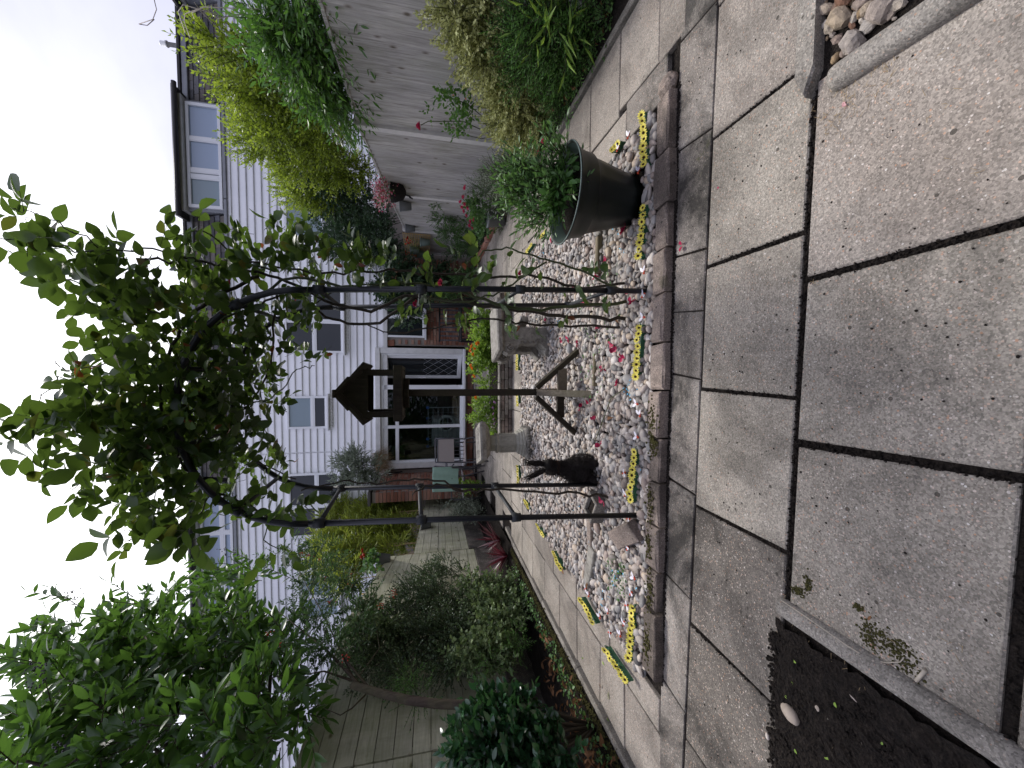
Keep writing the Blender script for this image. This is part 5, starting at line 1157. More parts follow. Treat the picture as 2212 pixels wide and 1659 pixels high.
for px, py, r_, n, Y in SP:
    for _ in range(int(n*.86)):
        a, q = rs.rand()*6.283, math.sqrt(rs.rand())*r_; p = np.array(D(px+q*math.cos(a), py+q*math.sin(a), Y+rs.uniform(-.28, .28)*min(1, r_/70)))
        d = rs.randn(3); d[2] += .3; d /= np.linalg.norm(d); L = rs.uniform(.05, .09); s_ = np.cross(d, [0, 0, 1.]); s_ /= np.linalg.norm(s_)+1e-6
        e = p+d*L; SA.append(p); SB.append(e); sz = rs.uniform(.038, .062)*(1.28 if Y < 1.8 else 1.12 if Y < 1.9 else 1)
        up = np.array([0, 0, 1.])+.55*rs.randn(3)
        kk = 5 if rs.rand() < .6 else 3
        for (t, sg, m) in ((1.0, 0, 1.15), (.62, 1, 1), (.62, -1, 1), (.25, 1, .8), (.25, -1, .8))[:kk]:
            LP.append(p+d*L*t); LD.append(d*(1 if sg == 0 else .45)+s_*sg*.9+.15*rs.randn(3)); LN.append(up+.25*rs.randn(3)); LS.append(sz*m)
LP, LD, LN, LS = map(np.array, (LP, LD, LN, LS)); print('rose leaves', len(LP))
near = np.argsort(-(LS/LP[:, 1])); top, restI = near[:300], near[300:]
lm = []
for k, (wd, fo, cu) in enumerate(((.72, .10, .12), (.66, .16, .2), (.78, .06, .05), (.70, .13, .3))):
    tv, tf = T_oval(wd, fo, cu); me = bpy.data.meshes.new('leaf'); me.from_pydata([tuple(v) for v in tv], [], [tuple(f) for f in tf]); me.materials.append(M['l_rose'] if k < 3 else M['l_rose']); me.polygons.foreach_set('use_smooth', [True]*len(tf)); lm.append(me)
def leafobj(me, parent, p, d, n_, s_, name='leaf'):
    x = Vector(d).normalized(); y = Vector(n_).cross(x).normalized(); z = x.cross(y); o = link(name, me, parent); Mx = Matrix((x*s_, y*s_, z*s_)).transposed().to_4x4(); Mx.translation = Vector(p)-wloc(parent); o.matrix_local = Mx; return o
for k, i in enumerate(top): leafobj(lm[k % 4], rose, LP[i], LD[i], LN[i], LS[i])
leaves('foliage', T_oval(.72, .12, .15), LP[restI], LD[restI], LN[restI], LS[restI], M['l_rose'], rose)
stems_mesh('leaf_stalks', np.array(SA), np.array(SB), .0012, M['cane'], rose)['kind'] = 'stuff'
n = 60; ii = rs.choice(len(LP), n); leaves('young_leaves', T_oval(.6, .2, .3), LP[ii]+.03*rs.randn(n, 3), rs.randn(n, 3), rs.randn(n, 3), .03+.01*rs.rand(n), M['l_auburn'], rose)
def rosebloom(parent, p, r_, mat, seed=0, n=22, name='bloom'):
    rs = np.random.RandomState(seed); a = rs.rand(n)*6.283; el = np.linspace(1.3, -.1, n); Dd = np.stack([np.cos(a)*np.cos(el), np.sin(a)*np.cos(el), np.sin(el)], 1); v, f = leafgeo('petal', np.array(p)+Dd*r_*.12, Dd, -Dd+.9*np.array([0, 0, 1.])+.3*rs.randn(n, 3), r_*(.7+.35*rs.rand(n)))
    return npmesh(name, v, f, M[mat], parent, True)
for k, (px, py, Y, r_, mt) in enumerate(((498, 615, 1.95, .022, 'petal_deep'), (640, 655, 2.0, .018, 'petal_deep'), (900, 655, 2.0, .02, 'petal_deep'), (955, 610, 1.95, .022, 'petal_pink'), (870, 655, 2.0, .015, 'petal_deep'), (340, 905, 1.85, .014, 'petal_deep'), (300, 680, 1.85, .014, 'petal_deep'), (1125, 590, 1.88, .015, 'petal_deep'))):
    rosebloom(rose, D(px, py, Y), r_, mt, k)

# ================================================================== VEGETATION, RIGHT SIDE
bush('golden_shrub', 'tall yellow-green golden shrub spilling over the right fence against the white cladding', (3.5, 4.6, 0), PB([(470, 95, 40), (520, 170, 50), (560, 130, 50), (590, 250, 65), (560, 300, 45), (640, 340, 60), (690, 300, 60), (720, 360, 50), (650, 410, 45), (700, 420, 45), (760, 370, 40), (610, 210, 60), (680, 240, 55)], X=3.15),
     2700, .22, 12, .044, 'small', 'l_gold', 1, up=.5, upd=.7, trunk=True, stemr=.003)
bush('wisteria', 'mid green wisteria with large leaflets over the nearest right fence panel', (3.1, 2.9, 0), PB([(575, 30, 50), (620, 70, 60), (650, 140, 55), (690, 60, 45), (680, 190, 50), (730, 215, 40), (600, 110, 45), (640, 10, 60), (735, 255, 30), (700, 150, 45)], X=2.80),
     900, .26, 9, .064, 'long', 'l_green', 2, up=.3, upd=.0, droop=.25, trunk=True)
bush('jasmine', 'dark green jasmine mass with tiny gaps hanging over the far right fence', (3.3, 6.9, 0), PB([(700, 400, 35), (730, 440, 45), (780, 430, 35), (760, 490, 45), (800, 480, 40), (730, 520, 40), (800, 530, 45), (840, 545, 35), (770, 560, 40), (835, 590, 30), (690, 460, 25)], X=3.12),
     2300, .22, 10, .058, 'small', 'l_jasmine', 3, up=.3, upd=.0, droop=.1, trunk=True)
bush('golden_euonymus', 'pale yellow small leaved shrub leaning along the foot of the near right fence', (2.42, 2.9, 0), PB([(985, 25, 38), (1020, 80, 40), (1050, 120, 42), (1080, 160, 42), (1105, 205, 42), (1140, 240, 40), (1160, 285, 40), (1200, 290, 25), (1110, 270, 35), (1035, 40, 35), (1080, 250, 22), (1180, 250, 28)], X=2.42),
     1900, .16, 15, .027, 'tiny', 'l_euon', 4, up=.5, upd=.35, trunk=True, spread=.7, stemmat='cane')
bush('ferny_perennial', 'feathery bright green perennial sprawling onto the right kerb', (2.25, 2.3, 0), PB([(1125, 75, 35), (1155, 45, 40), (1160, 120, 40), (1195, 80, 40), (1200, 150, 36), (1225, 40, 35), (1215, 210, 30), (1240, 120, 30), (1250, 180, 22), (1130, 150, 30), (1260, 60, 25)], X=2.26),
     1300, .15, 13, .032, 'fern', 'l_fern', 5, up=.2, upd=.3, spread=1.3)
bush('lower_ground_cover', 'low dark green trailing plants at the foot of the right kerb', (2.3, 2.6, 0), PB([(1250, 250, 20), (1230, 270, 25), (1270, 200, 18), (1290, 120, 20), (1300, 70, 18), (1320, 30, 20), (1210, 295, 18)], X=2.22), 420, .12, 8, .024, 'small', 'l_mid', 6)
bush('blade_leaved_plant', 'plant with a few broad pale blades among the ferny perennial', (2.2, 2.0, 0), PB([(1185, 25, 25), (1215, 60, 22)], X=2.2), 26, .16, 3, .13, 'bam', 'l_lime', 7)
# spiky grass clump, silver shrub, stock with white flowers
def grass(name, label, base, n, L, wd, mat, seed, spread=.5, curl=.45, group=None):
    rs = np.random.RandomState(seed); t = thing(name, base, label, 'plant', group); a = rs.rand(n)*6.283; q = np.sqrt(rs.rand(n))*spread
    Dd = np.stack([np.cos(a)*q, np.sin(a)*q, np.ones(n)*.9+.2*rs.rand(n)], 1); P = np.array(base)+np.stack([np.cos(a)*.03*rs.rand(n), np.sin(a)*.03*rs.rand(n), 0*a], 1)
    tv, tf = T_blade(wd, curl); Nn = np.stack([-np.cos(a)*.9, -np.sin(a)*.9, .5+0*a], 1)
    leaves('blades', (tv*np.array([1, 1, 1]), tf), P, Dd, -Nn*-1, L*(.6+.6*rs.rand(n)), M[mat], t); return t
p = FX(1075, 345, 2.42); grass('lily_clump', 'dark green clump of strappy pointed leaves behind the planter', (p.x, p.y, .05), 120, .42, .05, 'l_mid', 3, .75)
bush('silver_shrub', 'small grey-green sprigged shrub between the planter and the fence', (2.4, 4.6, 0), PB([(1075, 380, 32), (1100, 350, 25), (1110, 400, 28)], X=2.3), 420, .12, 12, .018, 'small', 'l_silver', 8)
bush('white_flowered_plant', 'leafy plant with tiny white flowers behind the planter foliage', (2.3, 5.0, 0), PB([(1060, 430, 30), (1040, 410, 26), (1100, 450, 26), (1085, 480, 22), (1070, 400, 25)], X=2.45), 420, .14, 9, .034, 'bam', 'l_mid', 9)
rs = np.random.RandomState(3); fl = PB([(1070, 455, 26), (1120, 395, 20)], X=2.35); st, di = scatter(rs, fl, 90); leaves('white_flowers', 'tiny', st, di, rs.randn(90, 3), .016+.006*rs.rand(90), M['petal_white'], bpy.data.objects['white_flowered_plant'])
# planter foliage
pf = bush('planter_foliage', 'serrated green leaves and sprigs growing out of the big planter', (1.0, 1.93, .34), PB([(1215, 345, 24, 1.9), (1200, 385, 34, 1.9), (1190, 430, 34, 1.95), (1160, 410, 36, 2.0), (1150, 370, 30, 2.0), (1135, 440, 26, 2.05), (1180, 470, 22, 1.95), (1130, 380, 26, 2.05), (1110, 420, 18, 2.1), (1215, 420, 26, 1.85)], Y=1.95),
     330, .13, 9, .036, 'long', 'l_mid', 10, spread=.9, upd=.8)
rs = np.random.RandomState(8); st, di = scatter(rs, PB([(1210, 400, 40, 1.85), (1195, 440, 30, 1.88), (1220, 360, 26, 1.88)], Y=1.9), 150, 1, .3); leaves('broad_leaves', T_oval(.45, .15, .2), st, di, np.array([0, -.5, 1.])+.4*rs.randn(150, 3), .045+.02*rs.rand(150), M['l_fern'], pf)
for k, (px, py) in enumerate(((1173, 300+5), (1182, 347), (1200, 312), (1172, 390), (1163, 330))): rosebloom(pf, D(px, py, 1.98), .013, 'petal_pink', k, 12, 'flower')
# pink rose on a thin stem
rr_ = thing('pink_rose_bush', (2.62, 3.9, 0), 'thin rose bush with one double pink bloom against the fence joint', 'rose')
def stemP(root, pts, X, r, mat='cane', name='stem'): m_ = MB(); m_.tube([FX(px, py, X) for px, py in pts], r, 6); m_.build(name, M[mat], root, True)
stemP(rr_, [(1090, 300), (1050, 285), (1000, 262), (960, 262), (925, 262), (910, 270)], 2.5, .0045); stemP(rr_, [(1060, 290), (1040, 250), (1010, 225), (985, 215)], 2.5, .004); stemP(rr_, [(1070, 292), (1040, 300), (1000, 290), (975, 300)], 2.5, .003)
rosebloom(rr_, FX(908, 272, 2.5), .040, 'petal_pink', 3, 40)
rs = np.random.RandomState(6); st, di = scatter(rs, PB([(990, 215, 30), (1000, 250, 22), (960, 200, 14), (930, 245, 10), (985, 275, 18), (1020, 240, 20)], X=2.46), 110); P, Dd, Nn, sz, e = twigs(rs, st, di, .07, 4, .036); leaves('foliage', T_oval(.6), P, Dd, Nn, sz, M['l_green'], rr_)
for k, (px, py) in enumerate(((1007, 213), (980, 205))): rosebloom(rr_, FX(px, py, 2.45), .010, 'petal_orange', k, 10, 'bud')
# bush on the far right fence, geraniums in a pot, ground plants
bush('honeysuckle', 'rounded green climber on the far right fence below the wall pots', (2.95, 7.0, 0), PB([(955, 470, 22), (970, 500, 28), (1000, 480, 30), (1010, 520, 30), (985, 540, 22), (1030, 545, 24), (945, 440, 12), (1040, 510, 22)], X=2.88), 900, .13, 10, .030, 'small', 'l_mid', 11)
bush('low_white_speckled_plant', 'low speckled plant at the brick edge beyond the geraniums', (2.7, 7.0, 0), PB([(1045, 560, 20), (1030, 590, 20), (1050, 530, 18)], X=2.72), 260, .09, 8, .02, 'tiny', 'l_silver', 12)
gp = thing('geranium_pot', (2.45, 5.9, 0), 'pot of bright pink geraniums in front of the far right fence', 'potted plant')
gc = FX(1050, 470, 2.4); m_ = MB(); m_.lathe([(.10, 0), (.13, .22), (.14, .225), (.14, .25), (.12, .25), (.0001, .22)], (gc.x, gc.y, .02), 20); m_.build('pot', M['pot_grey'], gp, True)
rs = np.random.RandomState(12); st, di = scatter(rs, PB([(1030, 450, 24), (1040, 480, 22), (1045, 500, 14)], X=2.42), 150); P, Dd, Nn, sz, e = twigs(rs, st, di, .09, 5, .045); leaves('foliage', T_oval(.8), P, Dd, Nn, sz, M['l_mid'], gp)
for k, (px, py) in enumerate(((1006, 405), (1003, 425), (1000, 447), (1004, 455), (1012, 450), (1010, 465), (1018, 478), (1024, 474), (1006, 440), (1016, 487), (1022, 492), (997, 436))): rosebloom(gp, FX(px, py, 2.38), .035, 'petal_pink', k, 16, 'flower_head')
# hanging basket and wall pots
hbk = thing('hanging_basket', FX(852, 414, 2.76), 'dark wicker hanging basket of pink flowers on the right fence', 'hanging basket'); c = FX(852, 414, 2.74)
m_ = MB(); m_.lathe([(.03, -.16), (.10, -.12), (.14, -.02), (.15, .05), (.14, .05), (.0001, .03)], c, 20); m_.build('basket', M['wicker'], hbk, True)
m_ = MB(); m_.tube([c+Vector((.1, .16, .1)), c+Vector((.05, .2, -.2)), c+Vector((.0, .16, -.24)), c+Vector((0, .12, -.20))], .012, 6); m_.build('bracket', M['black_metal'], hbk, True)
rs = np.random.RandomState(13); st, di = scatter(rs, PB([(830, 410, 22), (832, 432, 20), (825, 395, 12)], X=2.70), 160); P, Dd, Nn, sz, e = twigs(rs, st, di, .07, 6, .02); leaves('foliage', 'small', P, Dd, Nn, sz, M['l_mid'], hbk); k = rs.choice(len(P), 300); leaves('flowers', 'tiny', P[k]+.02*rs.randn(300, 3)+np.array([-.02, -.02, .02]), rs.randn(300, 3), rs.randn(300, 3), .028+.01*rs.rand(300), M['petal_pale'], hbk); k = rs.choice(len(P), 190); leaves('flowers', 'tiny', P[k]+.02*rs.randn(190, 3)+np.array([-.02, -.03, .02]), rs.randn(190, 3), rs.randn(190, 3), .026+.01*rs.rand(190), M['petal_pink'], hbk)
def wallpot(px, py, X, mat, label, sc=1.0, plant=None):
    c = FX(px, py, X); t = thing('wall_pot', c, label, 'wall pot'); m_ = MB(); m_.lathe([(.055*sc, -.16*sc), (.085*sc, .0), (.085*sc, .02), (.06*sc, .0)], c, 18); m_.build('pot', M[mat], t, True)
    m_ = MB(); m_.lathe([(.086*sc, -.005), (.092*sc, .0), (.092*sc, .02), (.086*sc, .022)], c, 18, cap=False); m_.build('rim', M[mat], t, True); return t
wallpot(866, 444, 2.80, 'pot_grey', 'grey wall pot on the fence just left of the hanging basket'); wallpot(878, 492, 2.94, 'pot_grey', 'dark grey wall pot at the top of the last fence panel')
tl = thing('trellis', (2.98, 7.9, 1.2), 'bamboo-look trellis panel on the far fence hung with sage pots', 'trellis'); A, B = FX(870, 503, 2.97), FX(928, 556, 2.97)
for k in range(15): z = B.z+(A.z-B.z)*k/14; m_ = MB(); m_.beam((2.975, A.y, z), (2.975, B.y, z), .012, .014); m_.build('trellis_slat', M['bamboo_stick'], tl)
for k in range(5): y = A.y+(B.y-A.y)*(k+.2)/5; m_ = MB(); m_.beam((2.985, y, B.z), (2.985, y, A.z), .012, .012); m_.build('trellis_rod', M['bamboo_stick'], tl)
for k, (px, py, lb) in enumerate(((910, 522, 'sage green pot highest on the trellis right side'), (888, 540, 'sage green pot tilted in the middle of the trellis'), (902, 548, 'sage green pot below the middle trellis pot'), (918, 556, 'sage green pot lowest at the trellis left corner'))): wallpot(px, py, 2.92, 'pot_sage', lb, 1.1)
bush('trellis_flowers', 'red flowering plants trailing from the trellis pots', (2.9, 7.9, 1), PB([(890, 525, 14), (885, 545, 16), (905, 535, 12)], X=2.86), 120, .08, 6, .022, 'bam', 'l_lime', 14)
rs = np.random.RandomState(14); st, di = scatter(rs, PB([(882, 520, 10), (880, 548, 10), (892, 552, 8)], X=2.84), 60); leaves('red_flowers', T_oval(.8), st, di, rs.randn(60, 3), .035+.01*rs.rand(60), M['berry_red'], bpy.data.objects['trellis_flowers'])
bk_ = thing('bamboo_basket', FX(1008, 577, 2.35), 'small pale split bamboo basket on the ground by the far right border', 'basket'); c = G(1018, 577); 
for k in range(14): a = k*2*math.pi/14; m_ = MB(); m_.tube([c+Vector((.075*math.cos(a), .075*math.sin(a), 0)), c+Vector((.09*math.cos(a), .09*math.sin(a), .16))], .010, 5); m_.build('stick', M['bamboo_stick'], bk_, True)
bush('ivy_on_house', 'dark ivy hanging in front of the ground floor window on the brick wall', (1.9, 9.0, 0), PB([(850, 640, 22), (870, 660, 22), (885, 690, 14), (900, 650, 22), (830, 620, 22), (900, 610, 30), (930, 620, 25), (860, 600, 28), (950, 590, 22), (870, 570, 20), (980, 610, 18)], Y=8.7), 1100, .2, 9, .05, 'ivy', 'l_jasmine', 15, upd=-.2, trunk=True)
bush('patio_pot_plants', 'mixed green pot plants by the house at the far end of the right fence', (2.4, 8.3, 0), PB([(1000, 600, 20), (985, 640, 16), (960, 640, 16), (1010, 585, 14)], Y=8.1), 300, .14, 7, .04, 'small', 'l_mid', 16)
for k, (px, py) in enumerate(((925, 640), (900, 705), (960, 660))): pass
# brick edging along the far right border
be_ = thing('brick_edging', (2.5, 6.6, 0), 'zigzag row of tilted pale red bricks edging the far right border', 'brick edging')
for k in range(14):
    y = 5.5+k*.235; x = kr(min(y, 6.2))+.03+.05*(y-5.5); m_ = MB(); m_.box((x, y, .03), (.10, .215, .065), Matrix.Rotation(.25 if k % 2 else -.1, 3, 'Z') @ Matrix.Rotation(.35, 3, 'X'), .006); m_.build('brick', M['brick'], be_)
# ------------------------------------------------------------------ raised bed flowers
rbf = bush('nasturtiums', 'lime green nasturtiums with orange flowers at the right of the raised bed', (.6, 5.5, .15), PB([(1050, 745, 22), (1040, 720, 20), (1060, 700, 20), (1035, 765, 18), (1055, 785, 18), (1070, 730, 14), (1030, 800, 12), (1065, 770, 12), (1040, 680, 18)], Y=5.45), 520, .10, 7, .036, T_oval(.85), 'l_lime', 17)
for k, (px, py) in enumerate(((1020, 748), (1018, 757), (1028, 752), (1024, 765), (1032, 742), (1022, 795), (1026, 812), (1030, 858), (1036, 738), (1019, 790))): rosebloom(rbf, D(px, py, 5.3), .036, 'petal_orange', k, 10, 'flower')
rb2 = bush('petunias', 'green bedding with mauve flowers in the middle of the raised bed', (-.2, 5.5, .15), PB([(1050, 830, 18), (1045, 870, 20), (1055, 900, 18), (1060, 930, 16), (1065, 860, 12), (1068, 890, 12), (1030, 900, 12)], Y=5.4), 420, .10, 7, .034, 'small', 'l_lime', 18)
for k, (px, py) in enumerate(((1068, 905), (1066, 880), (1070, 868), (1069, 915), (1067, 895))): rosebloom(rb2, D(px, py, 5.2), .028, 'petal_mauve', k, 9, 'flower')
p = D(1035, 940, 5.3); grass('raised_bed_grass', 'wispy pale grass at the left end of the raised bed', (-.72, 5.3, .14), 60, .3, .03, 'l_lime', 6, .6)

# ================================================================== VEGETATION, LEFT SIDE
LB = [(40, 1640, 55), (95, 1570, 75), (150, 1480, 55), (95, 1420, 40), (150, 1390, 40), (240, 1500, 100), (240, 1400, 60), (220, 1610, 80), (310, 1370, 70), (340, 1290, 35), (400, 1420, 95), (400, 1560, 95), (520, 1320, 50), (500, 1400, 75), (470, 1260, 30), (540, 1250, 26), (560, 1490, 85), (590, 1590, 65), (590, 1390, 55), (640, 1530, 40), (320, 1600, 80), (480, 1600, 70)]
def laurelX(py): return -2.0-.00045*(1659-py)*1.2
rs = np.random.RandomState(21); lau = thing('laurel_tree', (-2.45, 2.9, 0), 'large laurel tree with long oval leaves leaning over the left fence', 'tree')
blobs = []
for px, py, r_ in LB:
    for dX in (0, -.45): 
        X = laurelX(py)+dX-.1; p = FX(px, py, X); k = p.y/ray(px, py).y; rr3 = r_*k*.9; blobs.append((tuple(p), (rr3*.7, rr3, rr3)))
st, di = scatter(rs, blobs, 800, .6, .5); P, Dd, Nn, sz, e = twigs(rs, st, di, .20, 9, .125, .8, .35)
for px, py, X, n in ((115, 1300, -1.75, 3), (220, 1292, -1.75, 2), (60, 1345, -1.8, 2), (20, 1420, -1.85, 3), (470, 1215, -1.8, 2), (600, 1225, -1.9, 1), (520, 1235, -1.9, 2), (390, 1205, -1.85, 1), (500, 1190, -1.85, 1)):
    q = np.array([FX(px, py, X)]*n)+.05*rs.randn(n, 3); a = twigs(rs, q+np.array([-.12, .05, -.15]), np.tile([.5, -.2, .9], (n, 1))+.2*rs.randn(n, 3), .24, 9, .10, .9, .3)
    P = np.vstack([P, a[0]]); Dd = np.vstack([Dd, a[1]]); Nn = np.vstack([Nn, a[2]]); sz = np.r_[sz, a[3]]; st = np.vstack([st, q+np.array([-.12, .05, -.15])]); e = np.vstack([e, a[4]])
print('laurel', len(P)); order = np.argsort(P[:, 1]+np.abs(P[:, 0])*.2-.0); top = order[:300]; rest_ = order[300:]
ll = []
for k, (wd, fo, cu) in enumerate(((.33, .12, .18), (.30, .2, .3), (.37, .08, .08))):
    tv, tf = T_oval(wd, fo, cu); me = bpy.data.meshes.new('leaf'); me.from_pydata([tuple(v) for v in tv], [], [tuple(f) for f in tf]); me.materials.append(M['l_laurel']); me.polygons.foreach_set('use_smooth', [True]*len(tf)); ll.append(me)
for k, i in enumerate(top): leafobj(ll[k % 3], lau, P[i], Dd[i], Nn[i], sz[i])
leaves('foliage', 'laurel', P[rest_], Dd[rest_], Nn[rest_], sz[rest_], M['l_laurel'], lau); stems_mesh('twigs', st, e, .004, M['bark'], lau)['kind'] = 'stuff'
m_ = MB(); base = Vector((-3.45, 3.2, 0)); m_.tube([base, base+Vector((.02, 0, 1.2)), base+Vector((.15, -.1, 2.2))], [.08, .065, .05], 10); m_.build('trunk', M['bark'], lau, True)
hub = base+Vector((.15, -.1, 2.2)); r = random.Random(5)
for i, (px, py, r_) in enumerate(LB):
    if i % 2 == 0: q = Vector(FX(px, py, laurelX(py)-.3)); mid = hub.lerp(q, .5)+Vector((r.uniform(-.1, .1), r.uniform(-.1, .1), .08)); m_ = MB(); m_.tube([hub, hub.lerp(mid, .6), mid, mid.lerp(q, .6), q], [.035, .028, .022, .014, .006], 7); m_.build('limb', M['bark'], lau, True)
# dark berry clusters
m_ = MB()
for px, py in ((155, 1280), (160, 1290), (80, 1440), (90, 1445), (75, 1475), (130, 1610), (300, 1560), (485, 1185), (500, 1195), (430, 1170), (440, 1178)):
    c = FX(px, py, -1.8)
    for _ in range(12): m_.ico(c+Vector((r.gauss(0, .016), r.gauss(0, .016), r.gauss(0, .03))), (.006,)*3, None, 1)
m_.build('berries', M['berry_dark'], lau)['kind'] = 'stuff'
# rowan: leaning trunk, pinnate leaves, red berries
row = thing('rowan_tree', (-2.30, 2.75, 0), 'slender leaning rowan with bare grey-brown trunk and orange-red berries by the left fence', 'tree')
m_ = MB(); X = -2.30; T1 = [FX(1060, 1530, X), FX(1000, 1522, X), FX(940, 1520, X), FX(880, 1512, X), FX(830, 1500, X), FX(790, 1488, X), (FX(760, 1480, X))]; m_.tube(T1, [.034, .032, .030, .030, .028, .027, .024], 12); m_.build('trunk', M['bark'], row, True)
for pts_, r0 in (([(780, 1484), (740, 1440), (700, 1400), (650, 1360), (600, 1320)], .014), ([(800, 1490), (750, 1430), (745, 1380), (740, 1320), (700, 1260)], .010), ([(790, 1500), (760, 1530), (735, 1545), (700, 1530)], .007), ([(760, 1470), (700, 1450), (640, 1460)], .010), ([(770, 1480), (700, 1330), (660, 1260), (630, 1200)], .008), ([(765, 1475), (820, 1400), (810, 1340)], .006)):
    m_ = MB(); n = len(pts_); m_.tube([FX(px, py, X+.03*i) for i, (px, py) in enumerate(pts_)], [r0*(1-.75*i/(n-1)) for i in range(n)], 7); m_.build('branch', M['bark'], row, True)
rs = np.random.RandomState(31); st, di = scatter(rs, PB([(640, 1190, 35), (690, 1195, 34), (720, 1230, 30), (670, 1260, 45), (740, 1280, 45), (700, 1330, 50), (640, 1330, 45), (780, 1270, 24), (800, 1300, 24), (720, 1400, 50), (660, 1420, 50), (770, 1350, 40), (600, 1200, 24)], X=-2.2), 430, .7, .2); P, Dd, Nn, sz, e = twigs(rs, st, di, .15, 13, .046, 1.3, .6, .2, szv=.1)
leaves('foliage', 'rowan', P, Dd, Nn, sz, M['l_rowan'], row); stems_mesh('twigs', st, e, .0018, M['bark'], row)['kind'] = 'stuff'; m_ = MB()
for px, py in ((650, 1195), (670, 1200), (640, 1205), (690, 1210), (700, 1250), (760, 1240), (758, 1262), (580, 1370), (600, 1390), (850, 1285), (848, 1278), (745, 1420), (652, 1240), (820, 1310), (712, 1300)):
    c = FX(px, py, -2.1)
    for _ in range(9): m_.ico(c+Vector((r.gauss(0, .014), r.gauss(0, .014), r.gauss(0, .02))), (.0055,)*3, None, 1)
m_.build('berries', M['berry_red'], row)['kind'] = 'stuff'
bush('cotoneaster', 'dense small dark leaved cotoneaster sprawling over the left fence', (-2.7, 4.2, 0), PB([(850, 1340, 45), (890, 1290, 40), (930, 1250, 32), (960, 1220, 22), (940, 1300, 45), (900, 1380, 55), (840, 1400, 45), (960, 1360, 50), (1000, 1310, 42), (790, 1390, 40), (1010, 1380, 45), (960, 1430, 38), (870, 1450, 35), (1000, 1240, 16), (1030, 1330, 30), (800, 1440, 35)], X=-2.55),
     2700, .17, 15, .021, 'tiny', 'l_coton', 32, up=.3, upd=.5, spread=.8, trunk=True)
bush('ivy', 'variegated ivy tumbling at the foot of the cotoneaster', (-2.5, 4.3, 0), PB([(1040, 1300, 26), (1070, 1270, 24), (1080, 1310, 28), (1060, 1350, 30), (1100, 1350, 26), (1115, 1310, 20), (1050, 1400, 30), (1020, 1260, 18), (1110, 1270, 18), (1125, 1235, 14), (790, 1330, 30), (830, 1360, 25), (1070, 1410, 26), (1000, 1420, 22)], X=-2.42), 900, .13, 8, .038, 'ivy', 'l_ivy', 33, up=.3, upd=.1)
bush('fern', 'small green fern fronds on the left border soil', (-2.4, 3.6, 0), PB([(1110, 1400, 20), (1120, 1370, 18), (1060, 1440, 20), (900, 1500, 25), (880, 1470, 20)], X=-2.36), 130, .13, 14, .026, 'fern', 'l_fern', 34)
gl = bush('glossy_shrub', 'glossy dark green rounded shrub at the foot of the left fence', (-2.3, 2.4, 0), PB([(1030, 1560, 30), (1060, 1520, 30), (1080, 1580, 42), (1120, 1530, 34), (1130, 1600, 42), (1060, 1630, 42), (1010, 1620, 30), (1180, 1590, 34), (1170, 1645, 34), (1230, 1640, 26), (1110, 1650, 40), (1200, 1560, 18), (1140, 1500, 20)], X=-2.12), 480, .11, 8, .056, T_oval(.5, .1, .15), 'l_gloss', 35, up=.5, upd=.8, trunk=True)
bush('bamboo', 'dense yellow-green bamboo behind the low left fence', (-3.1, 7.4, 0), PB([(715, 1130, 20), (745, 1110, 30), (760, 1160, 38), (800, 1120, 40), (820, 1090, 36), (860, 1100, 32), (780, 1200, 30), (840, 1150, 36), (870, 1080, 24), (735, 1210, 34), (700, 1180, 20), (790, 1070, 30), (850, 1190, 26), (760, 1240, 24), (690, 1220, 16), (880, 1150, 22)], X=-2.98), 2300, .24, 9, .15, 'bam', 'l_bamboo', 36, up=.2, upd=.5, spread=.5, droop=.12, stemmat='bamboo_stick')
bush('bamboo', 'paler bamboo plume rising against the white cladding beside the patio doors', (-2.4, 8.9, 0), PB([(745, 1000, 16), (765, 990, 20), (790, 1010, 18), (770, 1025, 20), (815, 1030, 14), (740, 1035, 12)], Y=8.6), 330, .2, 8, .12, 'bam', 'l_silver', 37, up=.2, upd=.3, spread=.5, droop=.1)
m_ = MB(); bo = bpy.data.objects['bamboo'] if 'bamboo' in bpy.data.objects else None; r = random.Random(2)
for k in range(46): x, y = -3.1+r.uniform(-.2, .25), r.uniform(5.4, 9.2); z1 = r.uniform(1.3, 2.2); m_.tube([(x, y, 0), (x+r.uniform(-.1, .1), y+r.uniform(-.1, .1), z1)], .007, 5)
o = m_.build('bamboo_canes', M['bamboo_stick'], bo, True); o['kind'] = 'stuff'
bush('variegated_shrub', 'pale grey-green variegated shrub at the foot of the low left fence', (-2.45, 6.6, 0), PB([(1000, 1085, 20), (1015, 1100, 22), (1030, 1080, 18), (990, 1110, 16), (1000, 1065, 14), (960, 1092, 8), (1035, 1110, 18)], X=-2.42), 560, .13, 9, .03, 'small', 'l_silver', 38, upd=.4)
bush('lime_leaf_tuft', 'small yellow-green leafy tuft on the patio by the towel chair', (-2.1, 7.2, 0), PB([(1000, 1040, 9), (1015, 1052, 10), (1030, 1045, 8)], X=-2.0), 60, .09, 6, .045, T_oval(.7), 'l_lime', 39)
for (px, py, n, lb) in ((1088, 1158, 46, 'burgundy cordyline nearer the house on the left border'), (1103, 1192, 52, 'burgundy cordyline nearer the camera on the left border')):
    q = G(px, py); grass('cordyline', lb, (q.x-.05, q.y, .05), n, .40, .055, 'l_red', px, 1.3, .25, 'burgundy cordylines')
def hpot(px, py, X, label, plant=False):
    c = FX(px, py, X); t = thing('fence_pot', c, label, 'wall pot'); m_ = MB(); m_.lathe([(.06, -.17), (.095, .0), (.10, .0), (.10, .02), (.08, .02), (.0001, -.02)], c, 20); m_.build('pot', M['pot_grey'], t, True)
    m_ = MB(); m_.tube([c+Vector((0, -.1, .01)), c+Vector((-.10, -.12, .03)), c+Vector((-.16, -.12, .03))], .005, 5); m_.build('hook', M['black_metal'], t); return t
